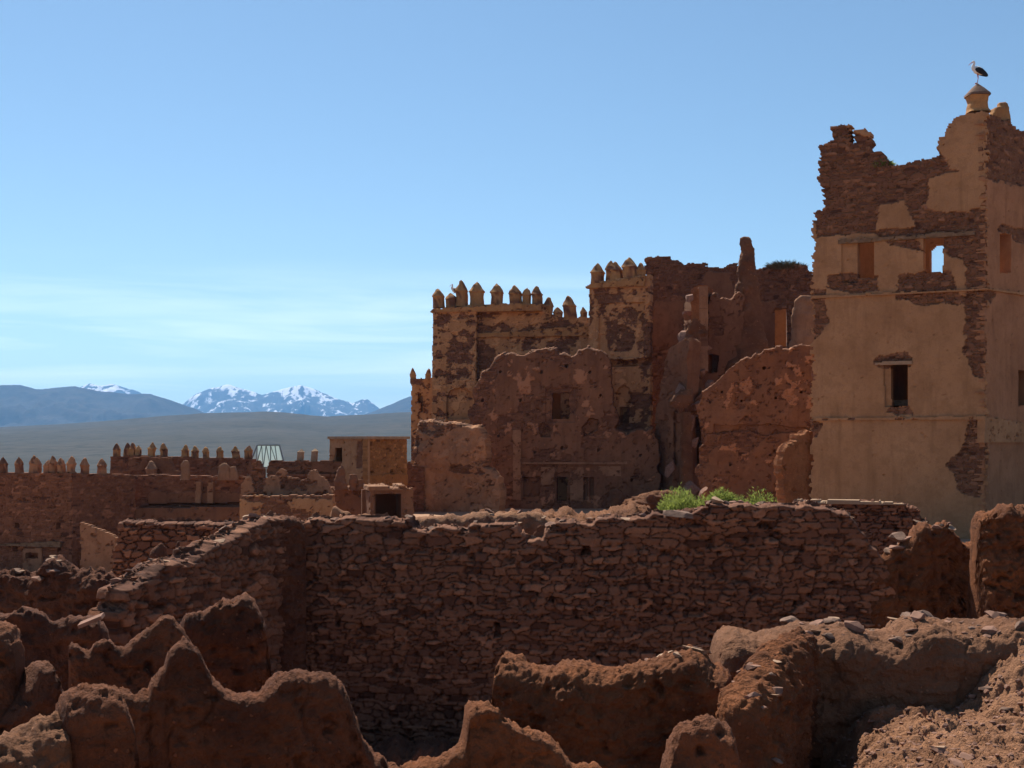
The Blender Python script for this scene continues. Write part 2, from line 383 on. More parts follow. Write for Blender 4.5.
def mud(name, a, b, c, ns=1.0):
    t = NT(name)
    n1 = t.noise(.8*ns, 6, .62, None, .4); n2 = t.noise(9*ns, 5, .68); n3 = t.noise(55*ns, 4, .7); n4 = t.noise(3*ns, 4, .6, t.scale(t.pos, (.5, .5, 3.0)))
    n6 = t.noise(2.6*ns, 6, .7, None, .8)
    k = t.mix(t.ramp(n1, [(.40, 0.), (.60, 1.)]), a, b)
    k = t.mix(t.math('MULTIPLY', t.ramp(n6, [(.50, 0.), (.62, 1.)]), .6), k, sc3(c, 1.25))
    k = t.mix(t.math('MULTIPLY', t.ramp(n6, [(.36, 1.), (.46, 0.)]), .55), k, sc3(b, .8))
    k = t.mix(t.math('MULTIPLY', t.ramp(n4, [(.45, 0.), (.7, 1.)]), .5), k, c)
    k = t.mix(t.math('MULTIPLY', t.ramp(n2, [(.6, 0.), (.68, 1.)]), .5), k, sc3(c, .65))
    k = t.mix(t.math('MULTIPLY', t.ramp(n2, [(.27, 1.), (.35, 0.)]), .45), k, sc3(a, 1.4))
    k = t.mix(t.math('MULTIPLY', t.ramp(n3, [(.62, 0.), (.68, 1.)]), .5), k, sc3(a, 1.6))
    t.col(k)
    v = t.n('ShaderNodeTexVoronoi'); t.l(t.pos, v.inputs['Vector']); v.inputs['Scale'].default_value = 26*ns
    v2 = t.n('ShaderNodeTexVoronoi'); t.l(t.pos, v2.inputs['Vector']); v2.inputs['Scale'].default_value = 13*ns; v2.inputs['Randomness'].default_value = 1
    vs = t.n('ShaderNodeSeparateColor'); t.l(v2.outputs['Color'], vs.inputs[0])
    peb = t.math('MULTIPLY', t.ramp(v2.outputs['Distance'], [(.20, 1.), (.27, 0.)]), t.ramp(vs.outputs[0], [(.66, 0.), (.68, 1.)]))
    k = t.mix(t.math('MULTIPLY', peb, .75), k, t.mix(vs.outputs[1], sc3(c, .55), sc3(a, 1.9)))
    t.col(k)
    h = t.math('ADD', t.math('ADD', t.math('MULTIPLY', n2, 1.0), t.math('MULTIPLY', peb, .35)), t.math('ADD', t.math('MULTIPLY', n3, .45), t.math('MULTIPLY', v.outputs['Distance'], -.25)))
    t.bump(h, .06/ns, 1.0)
    return t.m
def plain(name, c, rough=.8, var=.25, sc=14):
    t = NT(name); n = t.noise(sc, 5, .65)
    t.col(t.mix(t.ramp(n, [(.3, 0.), (.7, 1.)]), sc3(c, 1-var), sc3(c, 1+var))); t.b.inputs['Roughness'].default_value = rough
    t.bump(n, .01, .4)
    return t.m

STA, STB, JNT = (.14, .062, .036), (.27, .128, .07), (.21, .108, .055)
M = {}
S1, S2, J1 = (.14, .061, .037), (.27, .13, .072), (.235, .125, .063)
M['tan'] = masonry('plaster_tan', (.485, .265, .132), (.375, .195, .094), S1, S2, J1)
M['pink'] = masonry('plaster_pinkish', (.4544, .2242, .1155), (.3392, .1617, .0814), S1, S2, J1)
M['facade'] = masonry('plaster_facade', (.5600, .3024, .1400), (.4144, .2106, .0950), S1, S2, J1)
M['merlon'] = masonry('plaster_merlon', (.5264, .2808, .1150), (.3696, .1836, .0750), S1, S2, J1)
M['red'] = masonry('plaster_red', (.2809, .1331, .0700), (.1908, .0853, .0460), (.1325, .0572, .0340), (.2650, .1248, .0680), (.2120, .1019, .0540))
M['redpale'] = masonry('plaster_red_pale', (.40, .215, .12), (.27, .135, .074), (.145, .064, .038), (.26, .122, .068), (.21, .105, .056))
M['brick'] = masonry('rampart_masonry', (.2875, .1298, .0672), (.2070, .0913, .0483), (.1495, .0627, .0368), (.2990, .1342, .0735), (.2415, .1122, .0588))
M['orange'] = masonry('bounce_orange_masonry', (.40, .175, .060), (.30, .122, .042), (.22, .095, .036), (.42, .195, .072), (.36, .17, .068))  # orange bounce light painted into the stone and plaster colours
M['ochre'] = mud('bounce_orange_mud', (.3564, .1416, .0588), (.2475, .0948, .0399), (.2970, .1177, .0483))  # bounce light on the broken corner and tower-foot fragment is in this orange
M['wall'] = masonry('rubble_stone', (.3136, .1430, .0763), (.2240, .0990, .0530), (.1512, .0649, .0403), (.3024, .1386, .0774), (.0952, .0418, .0265), ns=2.0)
M['mud'] = mud('red_mud', (.1798, .0718, .0367), (.1020, .0386, .0214), (.1603, .0580, .0268))
M['mudo'] = mud('orange_mud', (.2139, .0810, .0357), (.1214, .0451, .0214), (.2139, .0754, .0285))
M['mudd'] = mud('dark_red_mud', (.1603, .0680, .0385), (.0972, .0386, .0233), (.1312, .0506, .0278))
M['mudfar'] = mud('dark_mud_far', (.25, .112, .056), (.15, .065, .035), (.21, .094, .046), .4)
M['rubble'] = mud('rubble_earth', (.3234, .1610, .0892), (.2156, .1030, .0561), (.2744, .1334, .0697), 1.3)
M['earth'] = mud('brown_earth', (.2450, .1180, .0639), (.1568, .0720, .0391), (.2156, .0980, .0515), 1.1)
M['rock'] = plain('loose_stone', (.24, .13, .09), .9, .35, 9)
M['rockg'] = plain('grey_stone', (.19, .115, .082), .9, .35, 9)
M['rockp'] = plain('pale_stone', (.34, .215, .14), .9, .25, 9)
M['lintel'] = plain('wood_grey', (.20, .125, .075), .85, .4, 5)
M['coping'] = plain('pale_coping', (.33, .215, .135), .9, .25, 3)
M['slate'] = plain('slate_scree', (.10, .062, .05), .9, .4, 4)

# ------------------------------------------------------------------ camera, light, sky
cam = bpy.data.cameras.new('camera'); co = bpy.data.objects.new('camera', cam); COL.objects.link(co)
co.rotation_euler = (R(90), 0, 0); cam.sensor_width = 36; cam.lens = 45; cam.shift_y = 56/1024
cam.clip_start = .1; cam.clip_end = 80000; SC.camera = co
EL, AZ = 52.0, -24.0               # sun height, and bearing from the view direction (minus = left)
sd_ = np.array([math.sin(R(AZ))*math.cos(R(EL)), math.cos(R(AZ))*math.cos(R(EL)), math.sin(R(EL))])
sl = bpy.data.lights.new('sun', 'SUN'); sl.energy = 5.0; sl.angle = R(.5); sl.color = (1, .93, .82)
so = bpy.data.objects.new('sun', sl); COL.objects.link(so)
from mathutils import Vector
so.rotation_euler = Vector(sd_).to_track_quat('Z', 'Y').to_euler(); so.location = (0, 0, 60)
w = bpy.data.worlds.new('World'); SC.world = w; w.use_nodes = True
wt = w.node_tree; wt.nodes.clear()
wo = wt.nodes.new('ShaderNodeOutputWorld'); bg = wt.nodes.new('ShaderNodeBackground'); sky = wt.nodes.new('ShaderNodeTexSky')
sky.sky_type = 'NISHITA'; sky.sun_disc = False; sky.sun_elevation = R(EL); sky.sun_rotation = R(AZ); sky.altitude = 1800
sky.air_density = 1.0; sky.dust_density = .6; sky.ozone_density = .6
bg.inputs[1].default_value = .083
tc = wt.nodes.new('ShaderNodeTexCoord')
def wn(t, **k):
    o = wt.nodes.new(t)
    for a, v in k.items(): setattr(o, a, v)
    return o
# thin cirrus streaks low in the sky: noise over the sky's own direction vector
mp = wn('ShaderNodeVectorMath', operation='MULTIPLY'); wt.links.new(tc.outputs['Generated'], mp.inputs[0]); mp.inputs[1].default_value = (4.0, 4.0, 46.0)
nz_ = wn('ShaderNodeTexNoise'); wt.links.new(mp.outputs[0], nz_.inputs['Vector']); nz_.inputs['Scale'].default_value = 1.0; nz_.inputs['Detail'].default_value = 6; nz_.inputs['Roughness'].default_value = .55; nz_.inputs['Distortion'].default_value = .5
cr = wn('ShaderNodeValToRGB'); wt.links.new(nz_.outputs['Fac'], cr.inputs[0]); cr.color_ramp.elements[0].position = .42; cr.color_ramp.elements[1].position = .70
sx_ = wn('ShaderNodeSeparateXYZ'); wt.links.new(tc.outputs['Generated'], sx_.inputs[0])
er = wn('ShaderNodeValToRGB'); wt.links.new(sx_.outputs['Z'], er.inputs[0])
el = er.color_ramp.elements; el[0].position = 0; el[0].color = (1, 1, 1, 1); el[1].position = .14; el[1].color = (0, 0, 0, 1)
q = el.new(.085); q.color = (.8, .8, .8, 1)
cm = wn('ShaderNodeMath', operation='MULTIPLY'); wt.links.new(cr.outputs[0], cm.inputs[0]); wt.links.new(er.outputs[0], cm.inputs[1])
cm2 = wn('ShaderNodeMath', operation='MULTIPLY'); wt.links.new(cm.outputs[0], cm2.inputs[0]); cm2.inputs[1].default_value = .55
mx = wn('ShaderNodeMix', data_type='RGBA'); wt.links.new(cm2.outputs[0], mx.inputs[0]); wb = wn('ShaderNodeMix', data_type='RGBA', blend_type='MULTIPLY'); wb.inputs[0].default_value = 1; wt.links.new(sky.outputs[0], wb.inputs[6]); wb.inputs[7].default_value = (.885, .985, .97, 1); wt.links.new(wb.outputs[2], mx.inputs[6]); mx.inputs[7].default_value = (12, 13, 13.4, 1)
wt.links.new(mx.outputs[2], bg.inputs[0]); wt.links.new(bg.outputs[0], wo.inputs[0])
SC.view_settings.view_transform = 'Standard'; SC.view_settings.look = 'None'; SC.view_settings.exposure = EXPO = 0.58; SC.view_settings.gamma = 1
SC.cycles.use_denoising = True; SC.cycles.max_bounces = 6; SC.cycles.diffuse_bounces = 4; SC.cycles.volume_bounces = 0
SC.cycles.caustics_reflective = False; SC.cycles.caustics_refractive = False; SC.cycles.sample_clamp_indirect = 6

# ------------------------------------------------------------------ ground, hills, mountains, haze
RID = np.array([(-400, 424), (0, 428), (60, 425), (130, 420), (200, 415), (265, 412), (330, 417), (410, 412), (700, 418), (1200, 414), (1600, 424)], float)
def Hground(x, y):
    r = np.hypot(x, y)
    base = -6.5+2.2*sst(25.9, 27.4, y)
    base = base-2.4*sst(-6.5, -9.5, x)*sst(30, 40, y)
    base = base+.12*fbm(x/2.5, y/2.5, 0, 3, 4)*(r < 200)
    px = 512+F*x/np.maximum(y, 1)
    rz = (HOR-np.interp(np.where(y > 50, px, 500), RID[:,0], RID[:,1]))/F*4000
    f = np.interp(r, [0, 100, 320, 1100, 2200, 3300, 4000, 5200, 8000, 40000], [0, 0, 1, 1, 1, 1, 1, 1, 1, 1])
    a = np.interp(r, [0, 320, 1100, 1800, 2600, 3400, 4000, 4800, 7000, 40000], [0, 0, .05, .27, .55, .84, 1, .86, .3, .2])
    far = -24+(rz+24)*a+(fbm(x/420, y/420, 0, 8, 5)*9*sst(500, 2000, r)+fbm(x/90, y/90, 0, 9, 4)*2.0)*(r < 3700)
    return base*(1-f)+far*f
rad = np.concatenate([np.linspace(.5, 60, 70), np.geomspace(61, 21000, 230)])
ang = np.concatenate([np.linspace(-40, 40, 420), np.linspace(41.5, 318.5, 130)])*math.pi/180
RR, AA = np.meshgrid(rad, ang, indexing='ij'); GX, GY = RR*np.sin(AA), RR*np.cos(AA)
GV = np.stack([GX, GY, Hground(GX, GY)], -1).reshape(-1, 3)
gi = np.arange(GX.size).reshape(GX.shape); gj = np.roll(gi, -1, 1)
GQ = np.stack([gi[:-1], gi[1:], gj[1:], gj[:-1]], -1).reshape(-1, 4)
t = NT('ground_earth_scrub')
n0 = t.noise(.0035, 6, .6); n1 = t.noise(.035, 6, .75); n2 = t.noise(.5, 5, .65); n3 = t.noise(6, 5, .7)
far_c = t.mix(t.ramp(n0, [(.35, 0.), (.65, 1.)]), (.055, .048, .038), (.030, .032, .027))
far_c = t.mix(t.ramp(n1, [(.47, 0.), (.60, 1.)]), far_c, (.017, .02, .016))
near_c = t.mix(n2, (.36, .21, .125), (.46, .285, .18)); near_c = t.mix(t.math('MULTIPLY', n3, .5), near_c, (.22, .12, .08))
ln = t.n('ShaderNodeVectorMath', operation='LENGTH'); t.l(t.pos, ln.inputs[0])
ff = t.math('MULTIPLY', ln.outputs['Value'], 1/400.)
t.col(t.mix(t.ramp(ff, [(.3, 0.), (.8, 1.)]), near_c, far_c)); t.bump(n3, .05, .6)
g = link('ground', GV, [GQ], t.m, None, None, True); tag(g, kind='structure')

def mountain(name, prof, D, width, depth, seed, mat, rough=.2, base=-30):
    """a ridge with spurs and gullies running down from a crest line"""
    a = np.asarray(prof, float); X = (a[:,0]-512)/F*D; Zc = (HOR-a[:,1])/F*D
    nu, nv = 420, 90
    x = np.linspace(X[0], X[-1], nu); v = np.linspace(-1, 1, nv)
    XX, VV = np.meshgrid(x, v, indexing='ij'); c = np.interp(XX, X, Zc)
    e = np.minimum(1, np.minimum(XX-X[0], X[-1]-XX)/(.05*(X[-1]-X[0])))
    fall = 1-np.abs(VV)**.85
    L = depth*.22
    y = D+VV*depth
    wx = XX+.35*L*fbm(XX/L, y/L, 3, seed+4, 3)
    rg = 1-np.abs(fbm(wx/(L*.9), y/(L*2.2), 0, seed, 6, .55))*2.2
    z = base+(c-base)*(fall*np.where(VV < 0, 1, 1))+c*rough*(rg-.75)*np.clip(1-np.abs(np.abs(VV)*1.6-.7), .05, 1)*e*np.clip(np.abs(VV)*9, 0.0, 1)
    z = z+c*.03*fbm(XX/(L*.22), y/(L*.22), 1, seed+2, 4)
    V = np.stack([XX*(y/D), y, np.maximum(z, base)], -1).reshape(-1, 3)
    idx = np.arange(nu*nv).reshape(nu, nv)
    Fq = np.stack([idx[:-1,:-1], idx[1:,:-1], idx[1:,1:], idx[:-1,1:]], -1).reshape(-1, 4)
    o = link(name, V, [Fq], mat, None, None, True); tag(o, kind='structure'); return o
t = NT('mountain_rock'); n0 = t.noise(.0016, 7, .65); n1 = t.noise(.012, 6, .7)
t.col(t.mix(t.ramp(n0, [(.35, 0.), (.65, 1.)]), t.mix(t.ramp(n1, [(.4, 0.), (.62, 1.)]), (.05, .042, .03), (.018, .02, .015)), (.032, .028, .02))); t.bump(n1, 20, .6); M['mount'] = t.m
t = NT('mountain_snow'); n0 = t.noise(.0046, 8, .66, t.scale(t.pos, (1.3, .4, .45)), 1.2); n1 = t.noise(.007, 6, .7)
sp = t.n('ShaderNodeSeparateXYZ'); t.l(t.pos, sp.inputs[0])
hh = t.math('MULTIPLY', t.math('SUBTRACT', sp.outputs['Z'], 330), 1/900.)
vein = t.math('MULTIPLY', t.math('SUBTRACT', .055, t.math('ABSOLUTE', t.math('SUBTRACT', t.noise(.0022, 5, .6, t.scale(t.pos, (1.2, .4, .6)), 1.5), .5))), 3.2)
sn = t.math('ADD', t.math('ADD', hh, vein), t.math('ADD', t.math('MULTIPLY', t.math('SUBTRACT', n0, .5), 1.6), t.math('MULTIPLY', t.math('SUBTRACT', n1, .5), 1.8)))
t.col(t.mix(t.ramp(sn, [(.22, 0.), (.38, 1.)]), (.05, .048, .043), (.82, .82, .86))); t.bump(n1, 30, .6); M['snow'] = t.m
mountain('snow_mountain', [(120, 432), (160, 420), (185, 402), (196, 393), (210, 387), (228, 384), (246, 388), (262, 394), (281, 388), (292, 385), (300, 384), (318, 390), (340, 398), (352, 402), (362, 399), (368, 398.5), (380, 408), (420, 420), (480, 430)], 16000, 1, 3200, 5, M['snow'], .34)
mountain('snow_mountain', [(20, 420), (60, 395), (80, 386), (90, 381.5), (100, 384), (110, 382.5), (125, 387), (140, 391), (165, 402), (200, 420)], 15000, 1, 2400, 15, M['snow'], .25)
mountain('blue_mountain', [(-420, 400), (-250, 378), (-120, 385), (0, 384.5), (20, 384), (35, 388), (55, 386), (75, 385.5), (100, 390), (130, 393.5), (150, 392), (170, 399), (195, 408), (215, 417), (260, 428)], 9000, 1, 2000, 25, M['mount'], .25)
mountain('blue_mountain', [(330, 428), (360, 416), (385, 406), (411, 395), (450, 384), (520, 378), (640, 372), (800, 384), (1000, 380), (1300, 388), (1600, 400)], 10000, 1, 2000, 35, M['mount'], .25)
HZ = bpy.data.materials.new('haze_air'); HZ.use_nodes = True; ht = HZ.node_tree; ht.nodes.clear()
ho = ht.nodes.new('ShaderNodeOutputMaterial'); pv = ht.nodes.new('ShaderNodeVolumePrincipled')
pv.inputs['Color'].default_value = (.21, .52, 1.0, 1); pv.inputs['Density'].default_value = 5.2e-5; pv.inputs['Anisotropy'].default_value = 0.4
ht.links.new(pv.outputs[0], ho.inputs['Volume'])
h = boxmesh('haze', (-22000, -22000, min(GV[:,2].min(), -31)-1), (22000, 22000, 790), HZ); tag(h, kind='stuff')

# ------------------------------------------------------------------ the watchtower
A2 = np.array([(812-512)/F*58.3, 58.3]); B2 = np.array([(985-512)/F*55, 55.]); dR = np.array([.745, .667])*7.0
C2, D2 = B2+dR, A2+dR
def PLpts(a, b):
    q = PL.__new__(PL); q.A = np.array(a); q.L = np.linalg.norm(np.array(b)-q.A); q.t = (np.array(b)-q.A)/q.L; q.n = np.array([q.t[1], -q.t[0]]); return q
pf, pr = PLpts(A2, B2), PLpts(B2, C2)
plf, pbk = PLpts(D2, A2), PLpts(C2, D2)
TZ = -5.0
tower = thing('watchtower', 'tall square tan watchtower with crumbling top and a stork on its corner finial', 'tower', ((A2[0]+C2[0])/2, (A2[1]+C2[1])/2, TZ))
front = [(811, 540), (811.5, 430), (812.5, 300), (813, 240), (813, 222), (815, 214), (823, 211), (824, 196), (822, 183), (820, 172), (818, 162), (820, 150), (824, 143), (833, 140), (833, 126), (838, 124), (848, 126), (850, 142), (855, 143), (856, 131), (862, 129), (869, 131), (870, 149), (878, 153), (887, 156), (888, 167), (897, 166), (915, 162), (930, 158), (938, 156), (938, 146), (944, 134), (950, 124), (957, 117), (968, 112), (985.2, 111), (985.2, 540)]
slab('front_wall', pf, front, M['tan'], tower, TZ, .05, .75,
     holes=[[(857, 278), (857, 241), (874, 240), (874, 278)], [(924, 273), (923, 235), (943, 234), (943, 273)], [(891, 407), (890, 365), (908, 364), (908, 406)]],
     recess=[([(842, 282), (842, 240), (858, 240), (858, 282)], .12), ([(885, 407), (884, 364), (892, 364), (892, 407)], .14)],
     stone=[[(816, 237), (814, 205), (815, 120), (890, 140), (940, 150), (950, 170), (985, 175), (984, 240), (940, 232), (900, 238), (860, 234)],
            [(828, 290), (826, 275), (850, 272), (878, 277), (878, 292), (850, 294)], [(893, 300), (897, 276), (922, 273), (950, 270), (955, 290), (972, 300), (940, 305), (910, 303)],
            [(966, 240), (987, 236), (987, 378), (975, 376), (968, 360), (962, 350), (966, 330), (963, 300)],
            [(813, 340), (813, 288), (828, 292), (826, 325), (820, 332)], [(880, 240), (880, 228), (905, 230), (925, 250), (900, 248)], [(943, 250), (945, 232), (968, 236), (966, 262)],
            [(875, 363), (880, 354), (906, 352), (913, 360), (910, 366), (878, 366)], [(812, 420), (822, 422), (818, 438), (812, 440)],
            [(944, 463), (962, 452), (970, 420), (986, 420), (986, 470), (978, 496), (960, 492), (952, 474)], [(886, 414), (892, 404), (908, 405), (914, 413)]],
     plaster=[[(875, 232), (878, 205), (905, 200), (914, 228)], [(926, 205), (930, 178), (968, 170), (970, 212), (940, 212)], [(950, 160), (945, 128), (984, 112), (984, 168)], [(966, 210), (968, 140), (985, 140), (985, 208)], [(812, 290), (812, 247), (830, 247), (832, 288)]],
     rag=.07, blocky=True, relief=.06, flake=.85, pits=.62)
slab('side_wall', pr, [(985, 540), (985, 112), (1000, 117), (1004, 120), (1012, 120), (1016, 126), (1024, 131), (1034, 133), (1040, 128), (1052, 126), (1075, 140), (1100, 150), (1120, 150), (1120, 540)], M['pink'], tower, TZ, .06, .7,
     holes=[[(1000, 273), (1000, 233), (1011, 234), (1011, 273)], [(1018.5, 406), (1018.5, 370), (1032, 371), (1032, 406)]],
     stone=[[(985, 178), (985, 112), (1130, 120), (1130, 190), (1060, 185), (1010, 186)], [(985, 300), (985, 285), (996, 292), (992, 303)], [(997, 232), (1002, 226), (1024, 230), (1040, 236), (1030, 244), (1012, 240), (1010, 234)], [(985, 480), (985, 418), (988, 420), (987, 470)]], rag=.06, blocky=True, relief=.05, flake=.85, pits=.62)
slab('side_wall', plf, [(plx, ply) for plx, ply in ()] or [(0, 0)], M['pink'], tower) if False else None
def rect_outline(pl, u0, u1, z1, holes=()):
    """outline of a hidden wall given in its own metres instead of sight-lines"""
    class Q(PL): pass
    q = PL.__new__(Q); q.__dict__.update(pl.__dict__); q.poly = lambda pts: np.asarray(pts, float); return q
def slabm(name, pl, pts, mat, parent, **k): return slab(name, rect_outline(pl, 0, 1, 1), pts, mat, parent, **k)
slabm('side_wall', plf.shift(-.01), [(.02, -5), (.02, 11), (2, 11.6), (plf.L-.62, 9.8), (plf.L-.62, -5)], M['tan'], tower, zb=TZ, res=.14, thick=.7)
bu = [pbk.uv(np.array([x]), np.array([y])) for x, y in ((931.5, 274), (931.5, 256), (933, 250), (937, 246.5), (941, 246), (947, 247), (950, 252), (952, 274))]
slabm('back_wall', pbk, [(.72, -5), (.72, 12), (3, 11.2), (pbk.L-.72, 10.4), (pbk.L-.72, -5)], M['ochre'] if False else M['tan'], tower, zb=TZ, res=.07, thick=.7, holes=[[(float(a[0][0]), float(a[1][0])) for a in bu]])
ins = [A2*.85+C2*.15, B2*.85+D2*.15, C2*.85+A2*.15, D2*.85+B2*.15]
prism('added_shade_floor', [tuple(p) for p in ins], 1.55, 1.8, M['lintel'], tower)  # unseen floors, added to darken the lower window
prism('added_shade_floor', [tuple(p) for p in ins], 6.15, 6.4, M['lintel'], tower)
for pl, e, rows in ((pf, (810.5, 986), ((296.5, 288), (418.5, 416))), (pr, (985, 1120), ((287.5, 304), (416, 440)))):
    for (ya, yb) in rows:
        yb_ = ya+(yb-ya)
        slab('string_course', pl, [(e[0], ya+4), (e[0], ya), (e[1], yb_), (e[1], yb_+4)], M['tan'], tower, zb=float(min(pl.uv(e[0], ya+2.2)[1], pl.uv(e[1], yb+2.2)[1])), res=.05, thick=.35, off=.09, rag=.05, und=.05)
slab('window_lintel', pf, [(838, 243), (838, 239.5), (900, 236), (960, 231.5), (975, 231), (975, 235)], M['lintel'], tower, zb=float(pf.uv(900, 240.0)[1]), res=.05, thick=.3, off=.08, rag=.06)
slab('window_lintel', pf, [(875, 366), (875, 362), (912, 360.5), (912, 364)], M['coping'], tower, zb=float(pf.uv(900, 364.6)[1]), res=.05, thick=.3, off=.10)
fin = thing('tmp', None, None, (0, 0, 0)); bpy.data.objects.remove(fin)
pc = PL(978, 55.6, 1010, 55.6)
sh = column('corner_finial', pc, [(113, 967, 989), (110, 968, 987), (106, 968, 986.5), (103, 969, 986), (97, 967.5, 987), (95, 967, 987.5)], M['merlon'], tower, 1.0, 24, .05, .05, sq=5)
cp = column('cap', pc, [(96.5, 966, 988.5), (95, 965.5, 989), (93.5, 967, 987.5), (88, 972, 982.5), (83.6, 976.5, 978)], M['rockg'], sh, 1.0, 24, .02, .05, sq=4)
column('worn_finial', PL(1000, 57, 1012, 57), [(122, 990, 1009), (114, 991, 1008), (109, 992, 1008), (107, 998, 1007), (103.5, 998, 1006.5), (103, 999, 1005)], M['merlon'], tower, 1.0, 20, .10, .06, sq=4)
# greenish plant on the broken parapet and the stork are further down

# ------------------------------------------------------------------ the main kasbah block
kas = thing('kasbah_block', 'large tan kasbah block with a row of pointed merlons and blotched peeling plaster', 'ruin', (0, 86, -5))
p1 = PL(432, 86, 592, 84.4)
slab('facade', p1, [(432, 520), (432, 440), (433.5, 312), (450, 307), (476, 305), (503, 303.5), (540, 303), (546, 306), (550, 314), (560, 317), (575, 317), (592, 317), (592, 520)], M['facade'], kas, -5, .065, .9,
     stone=[[(436, 322), (436, 312), (475, 306), (500, 304), (500, 316), (470, 318)], [(447, 372), (448, 350), (452, 330), (462, 325), (475, 330), (474, 372), (460, 378)], [(476, 352), (478, 342), (500, 345), (500, 380), (470, 420), (466, 400)], [(522, 352), (524, 332), (538, 332), (538, 350)], [(553, 345), (555, 330), (578, 330), (580, 346)], [(432, 420), (432, 312), (435, 312), (435, 420)], [(476, 334), (476, 324), (520, 326), (555, 320), (592, 324), (592, 330), (530, 333)]],
     bare=.17, barel=.8, palef=.24, flake=.45, recess=[([(447, 419), (447, 396), (450, 391), (456, 388.5), (463, 388), (470, 391), (473, 396), (473, 419)], .25)], rag=.06, swarp=.45, relief=.06)
slabm('side_wall', PLpts(p1.A+p1.n*-10+p1.t*.05, p1.A+p1.t*.05+p1.n*-.95), [(0, -5), (0, 8.6), (9, 8.5), (9, -5)], M['facade'], kas, zb=-5, res=.2, thick=.8)
slab('corner_tower_face', p1, [(431.6, 520), (431.6, 420), (432.8, 313), (450, 309), (476, 307), (476, 520)], M['facade'], kas, -5, .06, .5, off=.55, bare=.16, barel=.7, palef=.2, flake=.42, swarp=.5, rag=.06, relief=.06,
     stone=[[(436, 324), (436, 313), (476, 308), (476, 316), (455, 320)], [(447, 372), (448, 350), (452, 332), (462, 328), (472, 334), (472, 374), (460, 378)]], recess=[([(447, 419), (447, 396), (450, 391), (456, 388.5), (463, 388), (470, 391), (473, 396), (473, 419)], .25)])
slab('cornice', p1, [(431, 318), (430.5, 311), (434, 309), (476, 306.5), (503, 304), (541, 304), (541, 308)], M['merlon'], kas, float(p1.uv(450, 313)[1]), .06, 1.0, off=.72, rag=.12)
slab('ledge', p1, [(476, 338), (476, 334), (520, 331), (555, 328), (591, 325.5), (591, 330)], M['merlon'], kas, float(p1.uv(520, 336.5)[1])-.02, .06, .4, off=.2, rag=.08)
for m_ in ((439, 287.5, 305, 11.5), (452, 293, 305, 11), (462, 279.5, 304, 11.5), (477, 279, 303.5, 14), (497, 280.5, 303.5, 12), (516, 283, 303.5, 12.5), (526, 287, 303.5, 9), (537.5, 284.5, 303.5, 10.5), (547, 297.5, 316, 10.5), (558, 307, 318, 9), (570.5, 297, 317.5, 13), (583.5, 307.5, 318, 7)):
    merlon(p1, *m_, M['merlon'], kas, wear=.07)
kt = thing('corner_turret', 'slim tan turret with two small pointed finials at the left end of the kasbah', 'turret', (-6.6, 89, -5))
pt = PL(410.5, 89, 440, 89)
slab('turret_wall', pt, [(411, 520), (411, 420), (411.5, 386), (410.3, 384), (410.3, 379), (432, 378), (440, 378), (440, 520)], M['facade'], kt, -5, .065, .7, bare=.22, recess=[([(418, 403), (418, 393), (421, 393), (421, 403)], .5), ([(420.5, 412), (420.5, 396), (423, 396), (423, 412)], .4)], rag=.05)
for m_ in ((413.7, 366.5, 380, 6), (428, 367.5, 379, 6)): merlon(pt, *m_, M['merlon'], kt, name='finial', cap=.5)

p4 = PL(588, 83.4, 660, 82)
k2 = thing('kasbah_tower', 'second kasbah tower with four stout merlons and a framed panel of flaking plaster', 'tower', (7, 85, -5))
slab('tower_wall', p4, [(588, 520), (588, 420), (589, 288), (589, 284), (600, 281), (646, 275), (650, 275), (650, 520)], M['facade'], k2, -5, .06, .9,
     recess=[([(619.5, 423), (619.5, 407), (628, 407), (628, 423)], .7), ([(599, 359), (599, 304), (644, 302), (644, 357)], .14), ([(607, 366), (606, 359), (630, 360.5), (646, 357), (655, 357), (655, 364), (630, 366)], .8), ([(610, 380), (610, 366), (650, 364), (650, 430), (610, 430)], .2), ([(615, 405), (615, 394), (618, 388), (623, 385), (628, 388), (631, 394), (631, 405)], .16)],
     stone=[[(596, 302), (597, 290), (625, 292), (628, 302)], [(606, 352), (606, 318), (615, 308), (640, 310), (636, 330), (628, 350)], [(640, 366), (642, 310), (650, 300), (650, 380)], [(589, 330), (589, 292), (593, 292), (593, 320)], [(612, 430), (630, 395), (650, 390), (650, 440)]], rag=.05, swarp=.5, relief=.06, bare=.25, barel=.7, palef=.26, flake=.45)
slab('cornice', p4, [(585.5, 290), (585, 287), (592, 284), (645, 276), (645, 281)], M['merlon'], k2, float(p4.uv(600, 288)[1]), .06, .6, off=.25, rag=.08)
for m_ in ((597.5, 261, 284, 13), (611.5, 260, 281, 10), (617, 261, 281, 12), (630.5, 254.5, 279, 14), (641, 263, 278, 9)): merlon(p4, *m_, M['merlon'], k2, wear=.07)

